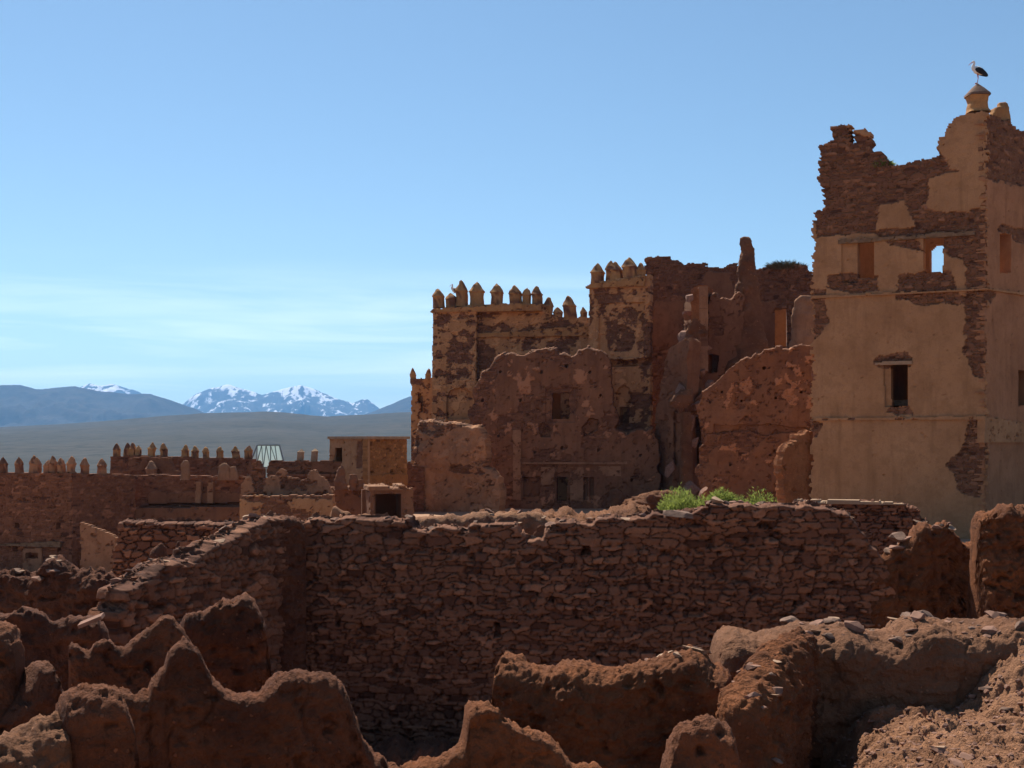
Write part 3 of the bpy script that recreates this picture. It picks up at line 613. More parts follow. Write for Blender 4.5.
p5 = PL(646, 86, 815, 84.5)
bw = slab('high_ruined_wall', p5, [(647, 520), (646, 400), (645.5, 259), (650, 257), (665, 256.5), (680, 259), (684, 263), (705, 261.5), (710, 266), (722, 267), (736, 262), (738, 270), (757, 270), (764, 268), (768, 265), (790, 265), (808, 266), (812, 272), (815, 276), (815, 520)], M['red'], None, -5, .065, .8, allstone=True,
     holes=[[(775, 346), (775, 309), (787, 308), (787, 346)]], plaster=[[(650, 345), (655, 300), (683, 300), (683, 345)], [(700, 300), (705, 270), (730, 272), (735, 300)], [(758, 360), (758, 300), (775, 300), (775, 350)]], rag=.12, ragl=.5, blocky=True, relief=.07, ss=(.42, .15))
tag(bw, 'high dark red ruined stone wall with ragged top between the spire and the watchtower', 'wall')
rm_ = slab('inner_room_wall', PL(765, 89.5, 800, 89.5), [(764, 520), (764, 300), (800, 300), (800, 520)], M['orange'], None, -5, .15, .5); tag(rm_, 'inner wall with orange bounce light in its colour, seen through the doorway high in the ruined wall', 'wall')  # sunlit interior imitated by the orange wall colour

p2 = PL(466, 80.5, 662, 79)
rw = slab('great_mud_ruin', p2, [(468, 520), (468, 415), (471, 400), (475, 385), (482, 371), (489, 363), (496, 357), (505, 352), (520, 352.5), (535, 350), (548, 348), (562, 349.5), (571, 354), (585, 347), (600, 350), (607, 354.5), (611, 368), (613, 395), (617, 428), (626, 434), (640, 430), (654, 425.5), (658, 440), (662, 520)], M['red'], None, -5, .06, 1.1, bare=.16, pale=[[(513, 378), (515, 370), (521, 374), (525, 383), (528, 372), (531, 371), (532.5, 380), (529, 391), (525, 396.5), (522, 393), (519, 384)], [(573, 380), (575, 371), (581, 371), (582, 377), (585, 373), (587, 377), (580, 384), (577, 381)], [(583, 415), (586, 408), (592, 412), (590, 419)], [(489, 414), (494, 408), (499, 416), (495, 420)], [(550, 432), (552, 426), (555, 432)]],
     holes=[[(552, 419), (552, 393), (569, 392), (570, 419)], [(556.5, 501), (556.5, 477), (567.5, 477), (567.5, 501)]],
     recess=[([(545, 422), (545, 388), (575, 388), (575, 422)], .1), ([(541, 437), (538, 427), (544, 422), (551, 430), (550, 437)], .35), ([(584, 436), (582, 427), (590, 418), (599, 420), (597, 430)], .35), ([(523, 496), (523, 477), (540, 477), (540, 496)], .3), ([(583.5, 500), (583.5, 477), (588, 477), (588, 500)], .3), ([(590, 500), (590, 477), (594, 477), (594, 500)], .3), ([(553, 503), (553, 473), (571, 473), (571, 503)], .08)],
     stone=[[(466, 430), (468, 400), (485, 365), (500, 360), (490, 395), (480, 430)]], putlog=[(500, 372), (520, 400), (541, 372), (566, 366), (590, 372), (600, 395), (535, 452), (562, 448), (598, 450), (498, 436), (640, 455), (632, 480), (482, 400)], rag=.30, ragl=.6, rnd=.14, sub=6, palef=.42, smooth=False, und=.12, swarp=.5)
slab('orange_light_slab', PL(548, 82.2, 563, 82.9), [(546, 425), (546, 385), (561, 385), (561, 425)], M['orange'], rw, float(PL(548, 82.2, 563, 82.9).uv(550, 425)[1]), .06, .3, rag=.04)  # slab added in the window, its orange stands for light on the jamb
tag(rw, 'broad dark red mud brick ruin with doorways at its foot before the kasbah', 'ruin')
for nm, pts in (('plaster_patch', [(513, 378), (515, 370), (521, 374), (525, 383), (528, 372), (531, 371), (532.5, 380), (529, 391), (525, 396.5), (522, 393), (519, 384)]), ('plaster_patch', [(573, 380), (575, 371), (581, 371), (582, 377), (585, 373), (587, 377), (580, 384), (577, 381)])):
    pp = slab(nm, p2, pts+[pts[-1]], M['redpale'], rw, float(p2.uv(pts[0][0], max(b for a, b in pts))[1])-.05, .05, .14, off=.08, rag=.06) if False else None
slab('ledge', p2, [(522, 465), (522, 462), (627, 462), (627, 465)], M['redpale'], rw, float(p2.uv(550, 464.0)[1]), .05, .3, off=.16, rag=.03)
for (a, b, c, d_) in ((541, 554, 467, 503), (570, 583, 467, 506), (594, 621, 466, 476), (513, 521, 430, 500)):
    slab('pilaster', p2, [(a, d_), (a, c), (b, c), (b, d_)], M['redpale'], rw, float(p2.uv(a, d_)[1]), .05, .4, off=.05, rag=.06, bare=.25)
p3 = PL(412, 77, 503, 75.5)
lf = slab('plastered_wall_stump', p3, [(412, 530), (413, 470), (414, 430), (420, 418), (433, 417), (446, 422), (460, 421), (478, 426), (486, 438), (484, 466), (489, 469), (499, 476), (501, 490), (501, 530)], M['pink'], None, -5, .05, 1.2, palef=.2,
     stone=[[(418, 432), (418, 415), (480, 420), (484, 428), (450, 428), (440, 436)], [(412, 490), (412, 430), (418, 440), (418, 470), (424, 500), (430, 530), (412, 530)], [(447, 470), (452, 462), (476, 468), (490, 474), (476, 476)]], rag=.2, ragl=.6, rnd=.2, sub=6, und=.3, relief=.07, smooth=False)
tag(lf, 'pale cracked plastered wall stump standing before the left end of the kasbah', 'wall stump')
# broken middle part
mid = thing('collapsed_middle', 'jagged collapsed middle of the kasbah with an angular broken corner', 'ruin', (11, 80, -5))
slab('broken_corner_face', PL(684, 82, 699, 79.5), [(683, 352), (684, 320), (684.5, 303), (689, 296), (699, 287), (699, 352)], M['redpale'], mid, float(PL(684, 82, 699, 79.5).uv(690, 372)[1]), .05, .6, rag=.08, bare=.25)
slab('broken_corner_side', PL(699, 79.5, 713, 82.5), [(699, 352), (699, 289), (706, 285), (713, 290), (713, 352)], M['ochre'], mid, float(PL(699, 79.5, 713, 82.5).uv(700, 372)[1]), .05, .5, rag=.06)  # orange side and pale face: bounce and sky light put into the colours
slab('broken_back_face', PL(700, 81.2, 744, 80.8), [(700, 420), (699, 345), (707, 335), (709, 295), (714, 291), (722, 297), (730, 299), (736, 291), (744, 292), (744, 420)], M['red'], mid, -2.0, .05, 1.3, rag=.16, rnd=.12, bare=.26, recess=[([(701, 374), (700, 358), (712, 354), (719, 356), (717, 372)], 1.2)])
column('mud_core', PL(676, 79.8, 712, 79.8), [(410, 684, 700), (392, 681, 703), (376, 679, 700), (360, 680, 700), (345, 682, 703), (335, 685, 706), (326, 688, 708), (320, 692, 702)], M['mudfar'], mid, .6, 40, .35, .08)
column('mud_spire', PL(720, 81.5, 770, 81.5), [(520, 716, 790), (400, 720, 778), (370, 722, 768), (340, 733, 766), (310, 735, 761), (298, 735.5, 758.5), (278, 737, 757), (268, 738, 757), (258, 740, 755), (250, 740, 753), (243, 740.5, 750), (239, 741, 749.5), (237, 743, 748)], M['mudfar'], mid, .8, 40, .22, .1)
column('mud_buttress', PL(780, 82, 815, 82), [(520, 786, 818), (380, 788, 817), (340, 790, 816), (310, 792, 815), (300, 796, 814), (296, 802, 811)], M['redpale'], mid, .5, 32, .15, .1)
slab('leaning_wall', PL(651, 80.5, 690, 77.5), [(650, 520), (652, 440), (655, 424), (658, 400), (663, 372), (668, 350), (676, 343), (684, 338), (689, 342), (687, 380), (683, 410), (684, 450), (684, 520)], M['red'], mid, -5, .055, 1.0, rag=.2, ragl=.6, rnd=.06, und=.10, bare=.25)
slab('crevice_wall', PL(670, 78.4, 706, 78), [(672, 520), (673, 412), (680, 404), (690, 404), (698, 396), (705, 388), (706, 520)], M['red'], mid, -5, .05, 1.3, bare=.2, rag=.15, recess=[([(674, 466), (674, 410), (681, 406), (680.5, 440), (681, 466)], 1.1), ([(692, 474), (691, 440), (692, 424), (697, 416), (700, 430), (701.5, 450), (699, 474)], 1.1)])
column('plastered_pillar', PL(678, 77, 694, 77), [(520, 678, 694), (478, 680, 693), (440, 680, 692), (418, 681, 692), (412, 682, 691)], M['mudfar'], mid, .8, 24, .1, .1)
column('fallen_block', PL(670, 77, 690, 77), [(408, 670, 688), (402, 668, 692), (394, 674, 692), (390, 680, 690)], M['mudfar'], mid, .8, 24, .2, .08, sq=3)
p7 = PL(698, 71, 815, 69)
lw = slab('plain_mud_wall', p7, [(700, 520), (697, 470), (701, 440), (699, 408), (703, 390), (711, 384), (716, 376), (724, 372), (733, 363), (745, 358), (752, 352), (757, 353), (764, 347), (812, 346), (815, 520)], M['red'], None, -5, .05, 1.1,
     stone=[], recess=[([(714, 434), (714, 424), (722, 426), (740, 425), (770, 424), (790, 427), (812, 428), (812, 431), (780, 433), (765, 436), (750, 431), (730, 432)], .16)], putlog=[(722, 392), (741, 401), (764, 368), (776, 398), (801, 392), (730, 465), (770, 455), (792, 470), (710, 402)], rag=.32, ragl=.6, rnd=.08, sub=6, palef=.44, und=.12, bare=.24, swarp=.5, pale=[[(727, 400), (728, 384), (733, 383), (733, 410)], [(744, 388), (748, 374), (753, 380), (752, 394)], [(750, 405), (753, 400), (757, 401), (754, 408)], [(786, 372), (790, 376), (793, 392), (796, 398), (795, 407), (790, 408), (787, 396)], [(717, 450), (722, 443), (738, 444), (736, 452)], [(803, 380), (807, 378), (808, 384)]])
tag(lw, 'plain dark red mud wall right behind the green weeds', 'wall')
p10 = PL(780, 58.0, 814, 58.7)
of = slab('bounce_tinted_fragment', p10, [(784, 530), (784, 480), (781, 466), (782, 456), (787, 447), (794, 440), (800, 435), (806, 432), (812, 431), (812, 530)], M['ochre'], None, -5, .045, .7, rag=.14, rnd=.06, und=.10)  # orange bounce from the tower side is put into the mud colour
tag(of, 'small wall fragment with orange bounce light in its colour, leaning against the foot of the watchtower', 'wall fragment')

# ------------------------------------------------------------------ ramparts on the left
def wallthing(name, label, cat, pl, px, py=520, zb=-6):
    u, z = pl.uv(px, py); p = pl.P(u, zb, 0); return thing(name, label, cat, tuple(float(v) for v in p))
ra, rb = PL(-60, 66.5, 72, 64), PL(72, 64, 136, 67.5)
r1 = wallthing('battlement_rampart', 'long dark red stone rampart with pointed merlons at the left edge', 'rampart', ra, 20)
slab('rampart_wall', ra, [(-60, 580), (-60, 472.5), (72, 473), (72.3, 580)], M['brick'], r1, -7.5, .055, .8, allstone=True, ss=(.3, .11), relief=.05, rag=.05,
     recess=[([(14, 527), (14, 523), (17.5, 523), (17.5, 527)], .3), ([(55.5, 528), (55.5, 523), (59.5, 523), (59.5, 528)], .3), ([(12.5, 551), (12.5, 546), (17, 546), (17, 551)], .3), ([(56.5, 551), (56.5, 546), (59.5, 546), (59.5, 551)], .3), ([(25.5, 558.5), (25.5, 553), (38, 553), (38, 558.5)], .35)])
slab('rampart_wall', rb, [(72, 580), (72, 473), (136, 475), (136, 580)], M['brick'], r1, -7.5, .055, .8, allstone=True, ss=(.3, .11), relief=.05, rag=.06)
for x in (3, 19.5, 33, 37, 47.5, 53.6, 62, 71): merlon(ra, x, 459 if x in (47.5, 62) else 455.5, 473, 7.5, M['pink'], r1, cap=.38, wear=.05)
for x in (85, 101.5): merlon(rb, x, 456, 474, 8, M['pink'], r1, cap=.38, wear=.05)
for x in (-14, -30, -46): merlon(ra, x, 456, 473, 7.5, M['pink'], r1, cap=.38, wear=.05)
slab('window_surround', ra, [(22.5, 566), (22.5, 549), (41.5, 548), (41.5, 566)], M['redpale'], r1, -6.9, .05, .25, off=.06, holes=[[(25.5, 558.5), (25.5, 553), (38, 553), (38, 558.5)]], rag=.02)
slab('wooden_beam', ra, [(-20, 547), (-20, 545), (60, 541.5), (60, 545)], M['lintel'], r1, float(ra.uv(20, 546)[1]), .05, .3, off=.10, rag=.04)
an = PL(80, 62, 116, 62)
a1 = slab('lean_to_wall', an, [(80.5, 590), (80.5, 522), (96, 528), (113, 536), (116, 538), (116, 590)], M['redpale'], None, -8, .06, .5, rag=.05); tag(a1, 'pale lean to wall with sloping top against the rampart corner', 'wall')
p41 = PL(128, 68.5, 243, 67.5)
r2 = slab('plain_rampart', p41, [(128, 560), (128, 476), (160, 475), (200, 476), (243, 476.5), (243, 560)], M['brick'], None, -7, .06, .8, allstone=True, ss=(.3, .12), plaster=[[(150, 504), (150, 492), (240, 492), (240, 504)]], rag=.06, recess=[([(148, 505), (148, 504), (243, 503), (243, 505)], .25)]); tag(r2, 'low plain rampart section with a double buttress on its face', 'rampart')
for (a, b) in ((195, 200.5), (207, 213)):
    slab('buttress', p41, [(a, 503), (a+.5, 483), (b, 482), (b, 503)], M['redpale'], r2, float(p41.uv(a, 503)[1]), .05, .5, off=.25, rag=.05)
slab('footing', p41, [(128, 520), (128, 508), (243, 507), (243, 520)], M['red'], r2, -7, .08, 1.2, off=.8, rag=.1)
for rows in ([(480, 180, 190), (470, 181, 189), (464, 181.5, 188.5), (460.5, 184, 187)], [(480, 218, 231), (472, 219, 230), (466, 219, 229), (463, 222, 227)], [(480, 228, 238), (472, 229, 237), (467, 230, 235)]):
    column('stump', PL(178, 67.2, 240, 67.2), rows, M['redpale'], r2, .6, 20, .08, .06, sq=4)
p42 = PL(106, 75, 252, 74)
r3 = wallthing('upper_terrace_wall', 'upper terrace parapet with thirteen pale merlons before the grey hills', 'rampart', p42, 180)
slab('terrace_wall', p42, [(110, 500), (110, 457), (140, 455.5), (180, 457), (252, 459), (252, 500)], M['brick'], r3, -7, .07, .8, allstone=False, bare=.0, rag=.07)
for x, yt, wd in ((117, 443, 7), (126.5, 443, 6), (132, 442, 7), (138, 443, 6), (151, 441.5, 7), (164, 444, 6.5), (185, 444, 6.5), (195, 444, 6.5), (206.5, 445, 6), (219.5, 445, 6.5), (236, 445, 7), (248, 444.5, 7.5)): merlon(p42, x, yt, 458, wd, M['merlon'], r3, cap=.36, wear=.06)
p42b = PL(128, 71.5, 176, 71.5)
r3b = slab('gabled_wall_remnant', p42b, [(128, 500), (128, 460), (134, 457), (168, 458), (173, 468), (178, 476), (178, 500)], M['red'], None, -7, .06, .7, bare=.1, rag=.1); tag(r3b, 'dark gabled wall remnant in front of the terrace parapet', 'wall')
merlon(PL(140, 70.8, 160, 70.8), 151.5, 459, 477, 10.5, M['redpale'], r3b, wear=.05)
p43 = PL(262, 72.5, 368, 72)
r4 = wallthing('parapet_wall', 'dark red parapet with two stubby posts between skylight and hut', 'wall', p43, 310)
slab('parapet', p43, [(267, 500), (267, 466), (271, 461), (300, 461), (366, 461), (366, 500)], M['red'], r4, -7, .06, .7, bare=.15, rag=.07)
slab('ledge', p43, [(267, 478), (267, 474), (366, 474), (366, 478)], M['brick'], r4, float(p43.uv(300, 476.5)[1]), .07, .3, off=.15)
for x in (300, 314): merlon(p43, x, 448.5, 462, 6.5, M['coping'], r4, name='post', cap=.2)
# hut
pa, pb = PL(329.5, 73, 368, 70), PL(368, 70, 407.5, 72.5)
hut = wallthing('stone_hut', 'flat roofed stone hut with orange bounce light in its wall colour, one dark doorway on the terrace', 'hut', pb, 368)
slab('plastered_wall', pa, [(329.5, 500), (329.5, 438.5), (368, 438), (368, 500)], M['tan'], hut, -6.5, .05, .12, holes=[[(334.5, 463), (334.5, 447.5), (342, 447.5), (342, 463)]], stone=[[(356, 470), (357, 440), (363, 440), (363, 470)]], rag=.02)
slab('stone_wall', pb, [(368.1, 500), (368.1, 438), (407.5, 438.5), (408, 500)], M['orange'], hut, -6.5, .05, .4, allstone=True, ss=(.22, .16), relief=.05, rag=.03, recess=[([(371, 473.5), (371, 471), (374, 471), (374, 473.5)], .2), ([(391, 474), (391, 472), (394, 472), (394, 474)], .2)], plaster=[[(367, 486), (367, 475), (410, 475), (410, 486)]])  # orange bounce light on this side is painted into the stone
c0, c1, c2_ = pa.A, pb.A, pb.A+pb.t*pb.L
prism('roof', [tuple(c0+np.array([-.1, -.1])), tuple(c1+np.array([0, -.15])), tuple(c2_+np.array([.15, 0])), tuple(c0+(c2_-c1)+np.array([0, .2]))], .05, .2, M['coping'], hut)
slabm('added_dark_wall', pa.shift(-1.2), [(-.2, -6.5), (-.2, -.1), (3.3, -.1), (3.3, -6.5)], M['red'], hut, zb=-6.5, res=.15, thick=.2)  # added behind the doorway so the opening reads dark
slabm('back_wall', PLpts(c2_, c0+(c2_-c1)), [(0.05, -6.5), (0.05, 0), (3.8, 0), (3.8, -6.5)], M['orange'], hut, zb=-6.5, res=.15, thick=.4)
slabm('back_wall', PLpts(c0+(c2_-c1), c0), [(0.05, -6.5), (0.05, 0), (3.05, 0), (3.05, -6.5)], M['orange'], hut, zb=-6.5, res=.15, thick=.4)
# broken stumps wall
p44 = PL(236, 63, 336, 63)
r5 = wallthing('stumpy_parapet', 'ruined parapet of broken merlon stumps above a low tan wall', 'wall', p44, 290)
slab('stump_row', p44, [(239, 540), (240, 494), (243, 481), (250, 477), (251.5, 466), (257, 458.5), (262, 466), (263, 478), (275, 476), (279, 470), (284, 470), (288, 476), (296, 478), (300, 481), (307, 479), (311, 471), (315, 469), (319, 476), (326, 481), (331, 491), (333, 497), (333, 540)], M['redpale'], r5, -7, .05, .6, bare=.05, rag=.10, relief=.06)
slab('low_wall', PL(236, 61.5, 336, 61.5), [(239.5, 560), (240, 497), (270, 496), (333, 495), (333.5, 560)], M['tan'], r5, -7, .05, .8, stone=[[(240, 500), (240, 494), (333, 494), (333, 500)], [(262, 525), (262, 500), (290, 500), (294, 525)]], bare=.08, rag=.08)
column('corner_stump', PL(323, 62, 336, 62), [(530, 321, 334), (500, 322, 333), (496, 323, 332)], M['ochre'], r5, .6, 20, .08)
p45 = PL(322, 67, 374, 66)
r6 = slab('dark_red_wall', p45, [(323, 560), (325, 495), (328, 487), (345, 486), (372, 485.5), (373, 560)], M['red'], None, -7, .06, .7, rag=.1, rnd=.15, bare=.3); tag(r6, 'dark red wall below the hut beside the gateway', 'wall')
r7 = mudwall('earth_bank', PL(330, 57, 378, 57), [(328, 520), (334, 506), (345, 511), (356, 514), (366, 513), (375, 518), (380, 530)], M['rubble'], None, -7, 1.2, .08, .5, .15); tag(r7, 'sloping bank of brown earth at the foot of the gateway', 'bank')
for rows in ([(490, 335, 347), (480, 336, 346), (473, 337, 345), (468, 339, 344), (465, 340, 342)], [(490, 348, 358), (482, 349, 357), (475, 351, 355)], [(490, 356, 368), (484, 358, 366), (480, 360, 363)]):
    column('stump', PL(330, 66.2, 372, 66.2), rows, M['brick'], r6, .6, 24, .22, .05, sq=4)
tag(slab('connecting_wall', PL(398, 76.5, 424, 76.5), [(398, 520), (398, 466), (405, 464), (408, 461), (412, 466), (424, 466), (424, 520)], M['brick'], None, -6.5, .06, .6, rag=.1, bare=.1), 'short dark wall closing the gap between hut and kasbah turret', 'wall')
p46 = PL(370, 58, 414, 58.4)
gt = wallthing('gateway', 'square mud gateway with a pale stone lintel and dark opening', 'gateway', p46, 390)
slab('gate_wall', p46, [(370.5, 560), (370.5, 489), (413, 488), (414, 560)], M['red'], gt, -7, .045, .5, holes=[[(374.5, 560), (374.5, 494), (401.5, 493.5), (402, 560)]], bare=.25, rag=.06, plaster=[[(402, 540), (402, 490), (414, 490), (414, 540)]])
slab('coping', p46, [(369, 491), (369, 487), (380, 486), (395, 486.5), (413, 485.5), (413.5, 490)], M['redpale'], gt, float(p46.uv(390, 490.2)[1]), .045, 2.7, off=.12, rag=.14, blocky=True, sub=8)
slabm('back_wall', p46.shift(-2.6), [(-.2, -7), (-.2, -2.3), (2.2, -2.3), (2.2, -7)], M['red'], gt, zb=-7, res=.2, thick=.4)
slabm('side_wall', PLpts(p46.A+p46.n*-2.6+p46.t*.02, p46.A+p46.n*-.52+p46.t*.02), [(0, -7), (0, -2.35), (2.05, -2.35), (2.05, -7)], M['red'], gt, zb=-7, res=.2, thick=.3)
slabm('side_wall', PLpts(p46.A+p46.n*-.52+p46.t*1.75, p46.A+p46.n*-2.6+p46.t*1.75), [(0, -7), (0, -2.35), (2.05, -2.35), (2.05, -7)], M['red'], gt, zb=-7, res=.2, thick=.3)
# skylight
t = NT('greenhouse_film'); t.col((.80, .88, .88)); t.b.inputs['Roughness'].default_value = .35
tl = t.n('ShaderNodeBsdfTranslucent'); tl.inputs[0].default_value = (.82, .92, .92, 1); ms = t.n('ShaderNodeMixShader'); ms.inputs[0].default_value = .6
t.l(t.b.outputs[0], ms.inputs[1]); t.l(tl.outputs[0], ms.inputs[2]); t.l(ms.outputs[0], t.out.inputs[0]); M['film'] = t.m
M['frame'] = plain('grey_steel_frame', (.22, .26, .27), .5, .1)
SKD = 77.0
def at(px, py, d): return np.array([(px-512)/F*d, d, (HOR-py)/F*d])
sk = thing('glazed_skylight', 'white glazed hipped skylight roof with slanting glazing bars', 'skylight', tuple(at(267, 470, SKD)))
bl, br, blb, brb = at(248.5, 468, SKD-.2), at(285.5, 468, SKD-.2), at(248.5, 468, SKD+2.6), at(285.5, 468, SKD+2.6)
rl, rr_ = at(257.5, 445.7, SKD), at(279.5, 445.7, SKD)
t = NT('clear_glass'); tr = t.n('ShaderNodeBsdfTransparent'); tr.inputs[0].default_value = (.93, .97, .96, 1); gl = t.n('ShaderNodeBsdfGlossy'); gl.inputs['Roughness'].default_value = .05
ms = t.n('ShaderNodeMixShader'); ms.inputs[0].default_value = .1; t.l(tr.outputs[0], ms.inputs[1]); t.l(gl.outputs[0], ms.inputs[2]); t.l(ms.outputs[0], t.out.inputs[0]); M['clear'] = t.m
for f_, gm in (((bl, br, rr_, rl), 'film'), ((bl, rl, blb), 'film'), ((br, brb, rr_), 'film'), ((blb, rl, rr_, brb), 'clear')):
    f_ = np.array(f_); nn = np.cross(f_[1]-f_[0], f_[2]-f_[0]); nn /= np.linalg.norm(nn); k = len(f_)
    link('pane', np.concatenate([f_, f_-nn*.02]), [[tuple(range(k)), tuple(range(2*k-1, k-1, -1))], [(i, i+k, (i+1) % k+k, (i+1) % k) for i in range(k)]], M[gm], sk)
def bar(name, a, b, r, mat, parent, ns=6):
    a, b = np.asarray(a, float), np.asarray(b, float); d = b-a; d /= np.linalg.norm(d)
    e = np.cross(d, [0, 0, 1.]) if abs(d[2]) < .9 else np.cross(d, [1., 0, 0]); e /= np.linalg.norm(e); f_ = np.cross(d, e)
    an_ = np.linspace(0, 2*math.pi, ns, endpoint=False); ring = np.cos(an_)[:,None]*e+np.sin(an_)[:,None]*f_
    V = np.concatenate([a+ring*r, b+ring*r]); i = np.arange(ns); j = (i+1) % ns
    return link(name, V, [np.stack([i, j, j+ns, i+ns], 1), [tuple(range(ns))[::-1], tuple(range(ns, 2*ns))]], mat, parent)
off_ = np.array([0, -.05, .03])

for a, b in ((bl, rl), (br, rr_), (rl, rr_), (bl, br)): bar('glazing_bar', a+off_, b+off_, .045, M['frame'], sk)
for k in range(1, 5):
    p = bl+(br-bl)*k/5.; q_ = rl+(rr_-rl)*k/5.
    bar('glazing_bar', p+off_, q_+off_, .03, M['frame'], sk)
    bar('glazing_bar', p+off_, rl+(rr_-rl)*(k-1)/5.+off_, .025, M['frame'], sk)

# ------------------------------------------------------------------ middle ground walls
p12 = PL(299, 26, 893, 25.2)
sw_top = [(300, 522), (312, 519), (318, 517.5), (330, 521), (342, 517), (360, 518), (372, 519), (386, 517), (403, 520), (409, 517), (415, 527), (427, 532), (433, 528), (441, 525.5), (455, 527), (469, 526), (474, 522), (483, 524), (497, 523), (516, 522.5), (521, 528), (527, 540), (534, 541), (541, 538), (545, 530), (549, 523), (556, 520), (570, 521), (583, 523), (592, 524), (597, 518), (603, 516), (625, 517.5), (646, 516), (652, 513), (665, 515), (680, 512), (692, 512), (697, 509), (706, 505), (712, 503), (722, 503), (729, 505.5), (738, 504), (749, 503), (760, 505), (772, 503.5), (792, 506), (806, 504), (820, 507), (835, 509), (848, 513), (855, 518), (860, 526), (868, 535), (872, 545), (878, 550), (882, 558), (889, 566), (895, 575), (900, 585), (908, 592), (912, 604), (914, 640)]
sw = slab('dry_stone_wall', p12, [(293, 760), (293, 524)]+sw_top+[(914, 760)], M['wall'], None, -6.7, .02, .75, allstone=True, ss=(.33, .105), relief=.07, und=.16, fine=.03, rag=.05, ragl=.2, blocky=True, smooth=True, rnd=.06, jw=.11, pits=.3, sub=14,
     recess=[([(493.5, 638), (494, 624), (499.5, 623), (500, 637)], .3), ([(334.5, 626), (335, 618), (340, 618), (340, 627)], .2), ([(684, 617), (684, 610), (704, 611), (703, 618)], .2), ([(581, 556), (582, 546), (590, 547), (591, 555)], .25), ([(548, 602), (549, 597), (554, 597), (554, 603)], .2)])
tag(sw, 'long dark rubble stone retaining wall across the middle of the picture', 'stone wall')
p13 = PL(405, 30, 604, 30)
lb = mudwall('low_back_wall', p13, [(402, 540), (406, 518), (412, 515), (430, 513), (450, 514.5), (470, 513.5), (490, 512.5), (505, 510.5), (520, 509.5), (532, 511), (540, 514), (560, 517), (575, 520), (590, 521), (602, 530)], M['rubble'], None, -4.8, .9, .05, .35, .10, crest=.09); tag(lb, 'low crumbled wall of lit rubble just behind the dry stone wall', 'wall')
p11 = PL(786, 33, 915, 32)
cw = slab('coped_low_wall', p11, [(787, 560), (790, 504), (800, 502), (905, 504), (910, 509), (920, 516), (928, 530), (930, 560)], M['wall'], None, -4.7, .03, .6, allstone=True, ss=(.3, .09), relief=.07, rag=.06, blocky=True, sub=8); tag(cw, 'low dark wall capped by a thin pale slab at the watchtower foot', 'wall')
slab('coping', p11, [(797, 503), (797, 500), (905, 502.5), (905, 505)], M['coping'], cw, float(p11.uv(850, 504.2)[1]), .03, .5, off=.06, rag=.05)
p14 = PL(866, 25.6, 992, 25.2)
mw = mudwall('brown_mud_wall', p14, [(866, 575), (874, 558), (882, 547), (892, 544), (903, 541), (910, 537), (914, 530), (920, 524.5), (928, 523), (935, 521), (940, 519), (945, 516), (950, 521), (956, 528), (962, 536), (970, 539), (980, 540), (992, 541)], M['mudo'], None, -6.6, .9, .022, .3, .15, crest=.10); tag(mw, 'brown mud wall with a jagged crest below the watchtower corner', 'wall')
p15 = PL(973, 24.2, 1070, 24.2)
mp_ = mudwall('thick_mud_pier', p15, [(973, 560), (974.5, 530), (976, 514), (981, 509), (990, 507), (1000, 506), (1010, 507.5), (1024, 508), (1045, 506), (1070, 505)], M['mudo'], None, -6.6, 1.2, .022, .35, .2, crest=.09, ends=.2); tag(mp_, 'thick mud pier at the right edge of the frame', 'wall')
p16 = PL(119, 21.8, 306, 25.9)
s16 = [(119, 620), (121, 606), (128, 591), (137, 586), (144, 579), (152, 573), (160, 569), (167, 562), (180, 561), (197, 559), (202, 554), (207, 550), (218, 543), (228, 540), (240, 535), (250, 528), (259, 523), (266, 520), (275, 517), (290, 516.5), (306, 519)]
lwl = slab('stepped_stone_wall', p16, [(119, 780)]+s16+[(306, 780)], M['wall'], None, -6.7, .02, .8, allstone=True, ss=(.30, .10), relief=.055, und=.14, fine=.03, rag=.06, ragl=.2, blocky=True, smooth=True, rnd=.08, jw=.11, pits=.3, sub=16); tag(lwl, 'rubble stone wall whose broken top steps down to the left', 'stone wall')
cm_ = mudwall('mud_corner', PL(262, 25.5, 306, 25.75), [(262, 560), (264, 530), (270, 521), (280, 517), (292, 516.5), (300, 517), (306, 522)], M['mudd'], None, -6.6, .55, .02, .2, .12, crest=.08, ends=.25); tag(cm_, 'smooth mud plaster pier in the corner where two stone walls meet', 'pier')
p18 = PL(111, 34, 263, 34.5)
fw = slab('distant_stone_wall', p18, [(112, 600), (113, 556), (115, 540), (118, 523), (126, 520), (150, 521.5), (190, 522), (225, 523), (250, 525), (262, 527), (262, 600)], M['wall'], None, -6, .03, .7, allstone=True, ss=(.36, .13), relief=.08, rag=.06, blocky=True, rnd=.08, sub=9); tag(fw, 'farther brown stone wall with a flat lit top on the left', 'stone wall')
for lab, rows, d_ in (('rounded mud stump before the farther stone wall', [(600, 145, 172), (575, 147, 171), (556, 149, 170), (548, 152, 168), (543, 157, 165)], 30), ('jagged mud stump beside the rounded one', [(600, 168, 192), (570, 170, 190), (555, 172, 186), (548, 175, 183), (542, 177, 180)], 29)):
    tag(column('mud_stump', PL(rows[0][1], d_, rows[0][2], d_), rows, M['mudd'], None, .7, 32, .12, .06), lab, 'wall stump')
p19 = PL(-45, 24.5, 140, 23.5)
m19 = mudwall('rubble_ridge', p19, [(-45, 571), (-20, 565), (0, 567), (17, 565), (30, 571), (43, 571), (46, 564), (56, 559), (66, 557), (76, 560), (83, 563), (95, 568), (105, 572), (115, 570), (128, 573), (140, 585)], M['mudd'], None, -6.4, 1.0, .025, .4, .16, crest=.12, ends=.2); tag(m19, 'crumbling rubble ridge along the left edge below the rampart', 'wall')
p20 = PL(-30, 18.5, 112, 19)
